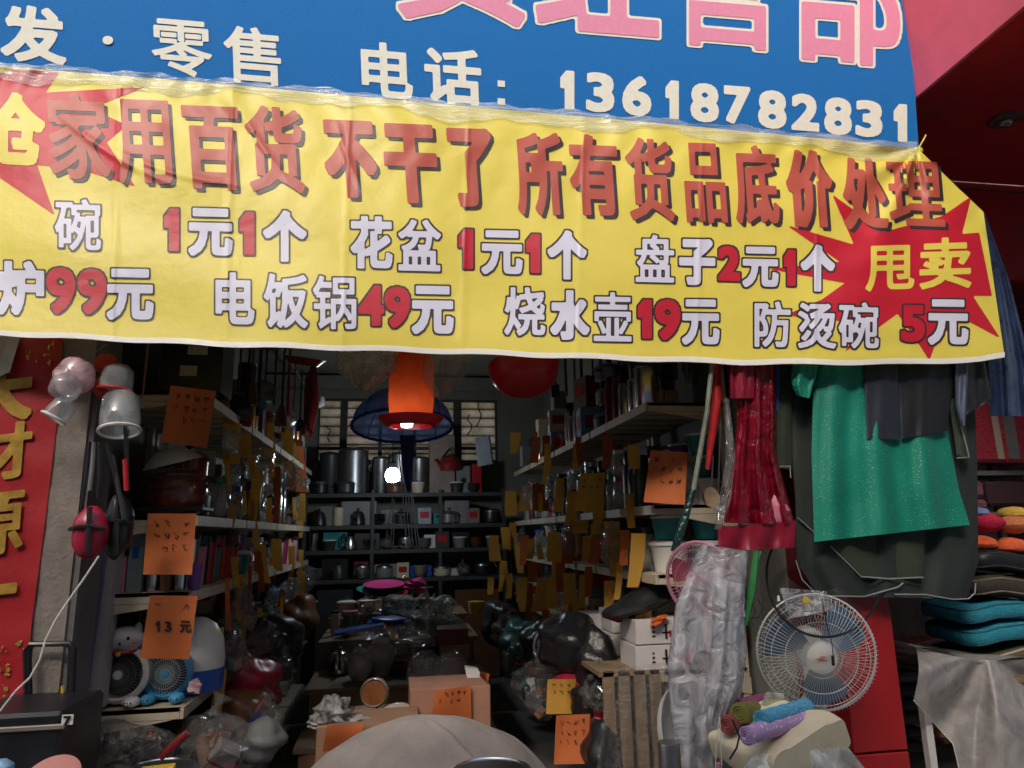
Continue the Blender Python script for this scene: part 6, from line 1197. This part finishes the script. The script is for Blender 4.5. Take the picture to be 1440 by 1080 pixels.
def bbox(px0, px1, y0, lvl, m, label, dot=None):
    a, c_ = P(px0, 700, 7.55), P(px1, 700, 7.55); z = zb_[lvl]+.001 if lvl < 4 else .06; h_ = P(px0, y0, 7.55).z-z; t = thing('stock_carton', ((a.x+c_.x)/2, 7.6, z), label, 'carton'); b = MB(); b.box(((a.x+c_.x)/2, 7.7, z+h_/2), (c_.x-a.x, .28, h_), bev=.005); b.build('box', m, t, False)
    if dot: b = MB(); b.lathe([(0, .003), (.03, .003), (.03, 0)], 16, ((a.x+c_.x)/2, 7.56, z+h_*.45), Euler((R(90), 0, 0))); b.build('round_mark', dot, t)
bbox(604, 640, 612, 0, mat('greyish_tan_board', (.26, .20, .16), .6), 'tall rounded tan board leaning on the back shelf')
bbox(642, 662, 655, 0, PAL['grey'], 'grey carton with a dark round mark on the back shelf', M_black); bbox(664, 678, 652, 0, PAL['red'], 'red carton at the right end of the top back shelf')
for i, (a, c_, y, l, m, lb) in enumerate([(450, 475, 712, 1, 'grey', 'grey carton low at the left of the second back shelf'), (480, 530, 705, 1, 'grey', 'wide grey carton on the second back shelf'), (535, 560, 716, 1, 'charcoal', 'charcoal carton on the second back shelf'), (596, 620, 722, 1, 'teal', 'teal carton right of the hanging wire rack'), (625, 660, 704, 1, 'grey', 'grey carton at the right of the second back shelf'),
    (456, 490, 748, 2, 'teal', 'dark teal box on the third back shelf'), (500, 535, 750, 2, 'charcoal', 'charcoal box on the third back shelf'), (597, 628, 752, 2, 'white', 'whitish box on the third back shelf'), (635, 660, 748, 2, 'black', 'black box on the third back shelf'),
    (500, 520, 790, 3, 'crimson', 'wine box on the lowest back shelf'), (528, 560, 794, 3, 'grey', 'grey white box on the lowest back shelf behind the pink basins'), (578, 608, 796, 3, 'blue', 'blue box on the lowest back shelf'), (612, 626, 796, 3, 'brown', 'brown box on the lowest back shelf'), (632, 656, 800, 3, 'white', 'white box with a dark handle slot on the lowest back shelf'), (455, 492, 786, 3, 'black', 'black box at the left of the lowest back shelf'),
    (450, 500, 830, 4, 'charcoal', 'large charcoal carton on the floor at the back left'), (640, 700, 830, 4, 'brown', 'large brown carton on the floor at the back right')]): bbox(a, c_, y, l, PAL[m], lb)
zz4 = zb_
for lv_ in range(4):
    x = -.9
    while x < 1.05:
        kd = rnd.choice(['pot', 'bowls', 'kettle', 'tub', 'steamer', 'rice_cooker', 'bagged', 'carton']); sc = rnd.uniform(.8, 1.1); w_ = SIZE[kd][0]*sc
        if lv_ == 0: sc *= 1; 
        n = cnt.get((kd, 'b', lv_), 0); cnt[(kd, 'b', lv_)] = n+1; col = rnd.choice(['charcoal', 'silver', 'grey', 'brown', 'cream', 'black'])
        if kd in ('bowls', 'tub', 'rice_cooker', 'pot', 'kettle') or lv_ > 0: put(kd, (x+w_/2, 7.56, zb_[lv_]+.001), rnd.uniform(0, 6) if kd != 'carton' else 0, min(sc, .95), col, 'x', f'{col} {KIND[kd][0]} on the {["top", "second", "third", "lowest"][lv_]} back shelf, {on_(n)} such from the left')
        x += w_+.02
t = thing('red_kettle', P(632, 650, 7.4), 'dark red kettle silhouette before the right part of the window', 'kettle'); c_ = P(632, 662, 7.5); b = MB(); b.lathe([(.0, 0), (.10, 0), (.12, .06), (.09, .14), (.02, .17), (0, .18)], 20, c_); b.tube([c_+Vector((-.1, 0, .05)), c_+Vector((-.16, 0, .12))], .015, 6); b.build('body', M_dred, t); b = MB(); b.tube([c_+Vector((-.08, 0, .14)), c_+Vector((0, 0, .24)), c_+Vector((.08, 0, .14))], .008, 6); b.build('handle', M_black, t)
# wire rack hanging under the bulb
t = thing('folding_drying_rack', P(565, 760, 5.9), 'folded wire drying rack hanging below the bright bulb', 'drying rack')
for i, (x0, x1, y0, y1) in enumerate([(552, 541, 700, 768), (554, 549, 702, 768), (555, 553, 716, 768), (566, 572, 690, 768), (570, 577, 692, 768), (574, 581, 692, 768), (578, 586, 694, 768), (580, 590, 696, 768)]):
    b = MB(); b.tube([P(x0, y0, 5.9), P(x1, y1, 5.9)], .004, 5); b.build('rod', M_steel, t)
for y in (737, 768): b = MB(); b.tube([P(540, y, 5.9), P(592, y, 5.9)], .004, 5); b.build('rod', M_steel, t)
b = MB(); b.tube([P(566, 690, 5.9), P(562, 650, 5.9), P(560, 600, 5.9)], .005, 5); b.build('hook', M_steel, t)
# things hanging from the ceiling on both sides
def hang(px, y1, Y, kind, i, side):
    p = P(px, y1, Y); t = thing('hanging_utensil', p, '', 'utensil', f'utensils hanging on the {side}'); top = 2.95 if Y > 3.6 else P(px, 470, Y).z
    m = [PAL['charcoal'], M_dsteel, PAL['brown'], M_black, PAL['crimson'], M_steel][i % 6]
    if kind == 'spatula': b = MB(); b.tube([(p.x, p.y, top), p+Vector((0, 0, .10))], .007, 6); b.build('handle', M_black, t); b = MB(); b.box(p+Vector((0, 0, .05)), (.07, .004, .10), Euler((0, 0, i)), bev=.002); b.build('blade', m, t); nm = 'spatula'
    elif kind == 'brush': b = MB(); b.tube([(p.x, p.y, top), p+Vector((0, 0, .14))], .009, 6); b.build('handle', m, t); b = MB(); b.lathe([(.02, .15), (.035, .1), (.045, 0), (0, .0)], 12, p); b.build('head', PAL['brown'] if i % 2 else M_dsteel, t); nm = 'brush'
    elif kind == 'sieve': b = MB(); b.tube([(p.x, p.y, top), p+Vector((0, 0, .12))], .007, 6); b.build('handle', PAL['brown'], t); b = MB(); b.lathe([(0, -.03), (.05, -.015), (.075, .012), (.07, .012), (0, -.02)], 18, p+Vector((0, 0, .05)), Euler((R(80), 0, i))); b.build('scoop', m, t); nm = 'strainer'
    else: b = MB(); b.tube([(p.x, p.y, top), p], [.010, .013], 8); b.build('rod', m, t); nm = 'rod'
    mn = m.name.replace('plain_', '').replace('_', ' '); t['label'] = f'{mn} {nm} hanging above the {side} racks, {ORD[i]} from the street'
ks = ['brush', 'spatula', 'sieve', 'rod']
for i, (x, y, Y) in enumerate([(296, 560, 3.5), (310, 572, 3.7), (322, 560, 3.8), (333, 590, 4.0), (345, 600, 4.1), (352, 570, 4.3), (362, 585, 4.5), (372, 560, 4.7), (384, 590, 4.9), (395, 600, 5.2), (404, 585, 5.5), (412, 600, 5.8), (421, 606, 6.2), (430, 612, 6.6), (437, 620, 7.0)]): hang(x, y, Y, ks[(i*7+1) % 4], i, 'left')
for i in range(19): hang(978-i*13+rnd.uniform(-3, 3), 530+rnd.uniform(0, 14)+i*1.2, 3.42+i*.12, ks[(i*5+2) % 4] if i % 2 else 'rod', i, 'right')
for i, x in enumerate((-.92, 1.12)): b = MB(); b.tube([(x, 3.35, 2.97), (x, 7.3, 2.97)], .01, 6); simple('ceiling_rail', b, M_dsteel, f'steel rail under the ceiling over the {["left", "right"][i]} racks', 'rail')
# hanging clutter that catches the light along the rack fronts
for i in range(16):
    side = i % 2; Y = 3.6+i*.24; x = (XLf+.05 if side == 0 else XRf-.05); z = [2.02, 1.5, 1.16, 1.9][i % 4]; r = .05+.02*(i % 3)
    b = MB(); b.blob((x, Y, z-.05), (r*.8, r, r*1.3), .22, 18, 12, seed=200+i); simple('hanging_packet', b, M_film if i % 3 else film('greenish_wrap', (.7, .8, .76)), f'glinting clear packet hung on the {["left", "right"][side]} rack fronts, {ORD[i//2]} from the street', 'packet', f'clear packets hung on the {["left", "right"][side]} rack fronts', ang=80)
c_ = P(438, 560, 6.2); b = MB(); b.blob(c_, (.06, .06, .30), .12, seed=8); simple('red_dustpan', b, M_dred, 'dark red bag hanging at the left edge of the window', 'bag')
c_ = P(450, 565, 6.6); b = MB(); b.blob(c_, (.045, .045, .06), .1, seed=3); simple('white_plush', b, M_whitep, 'small white plush toy hanging at the window corner', 'toy')
q = [P(668, 616, 6.7), P(687, 612, 6.7), P(692, 652, 6.7), P(672, 656, 6.7)]; b = MB(); b.add(q+[v+Vector((.02, .03, 0)) for v in q], [(0, 1, 2, 3), (7, 6, 5, 4), (0, 4, 5, 1), (1, 5, 6, 2), (2, 6, 7, 3), (3, 7, 4, 0)]); simple('hanging_card', b, mat('pale_blue_grey_card', (.30, .34, .38), .6), 'pale blue grey card hanging by the right window edge', 'card', smooth=False)
for i, (x, y, Y, sx, sz) in enumerate([(400, 668, 5.5, .12, .12), (706, 640, 6.6, .1, .2), (728, 600, 5.9, .12, .16), (745, 560, 5.2, .1, .14)]):
    b = MB(); b.box(P(x, y, Y)+Vector((.25 if i else -.2, .1, 0)), (sx, .12, sz), bev=.004); simple('hung_carton', b, [M_whitep, PAL['grey'], PAL['cream'], PAL['grey']][i], ['whitish carton high on the left racks near the back', 'grey carton by the pale hanging card', 'cream carton high on the right racks', 'grey carton high on the right racks nearest the red basin'][i], 'carton')
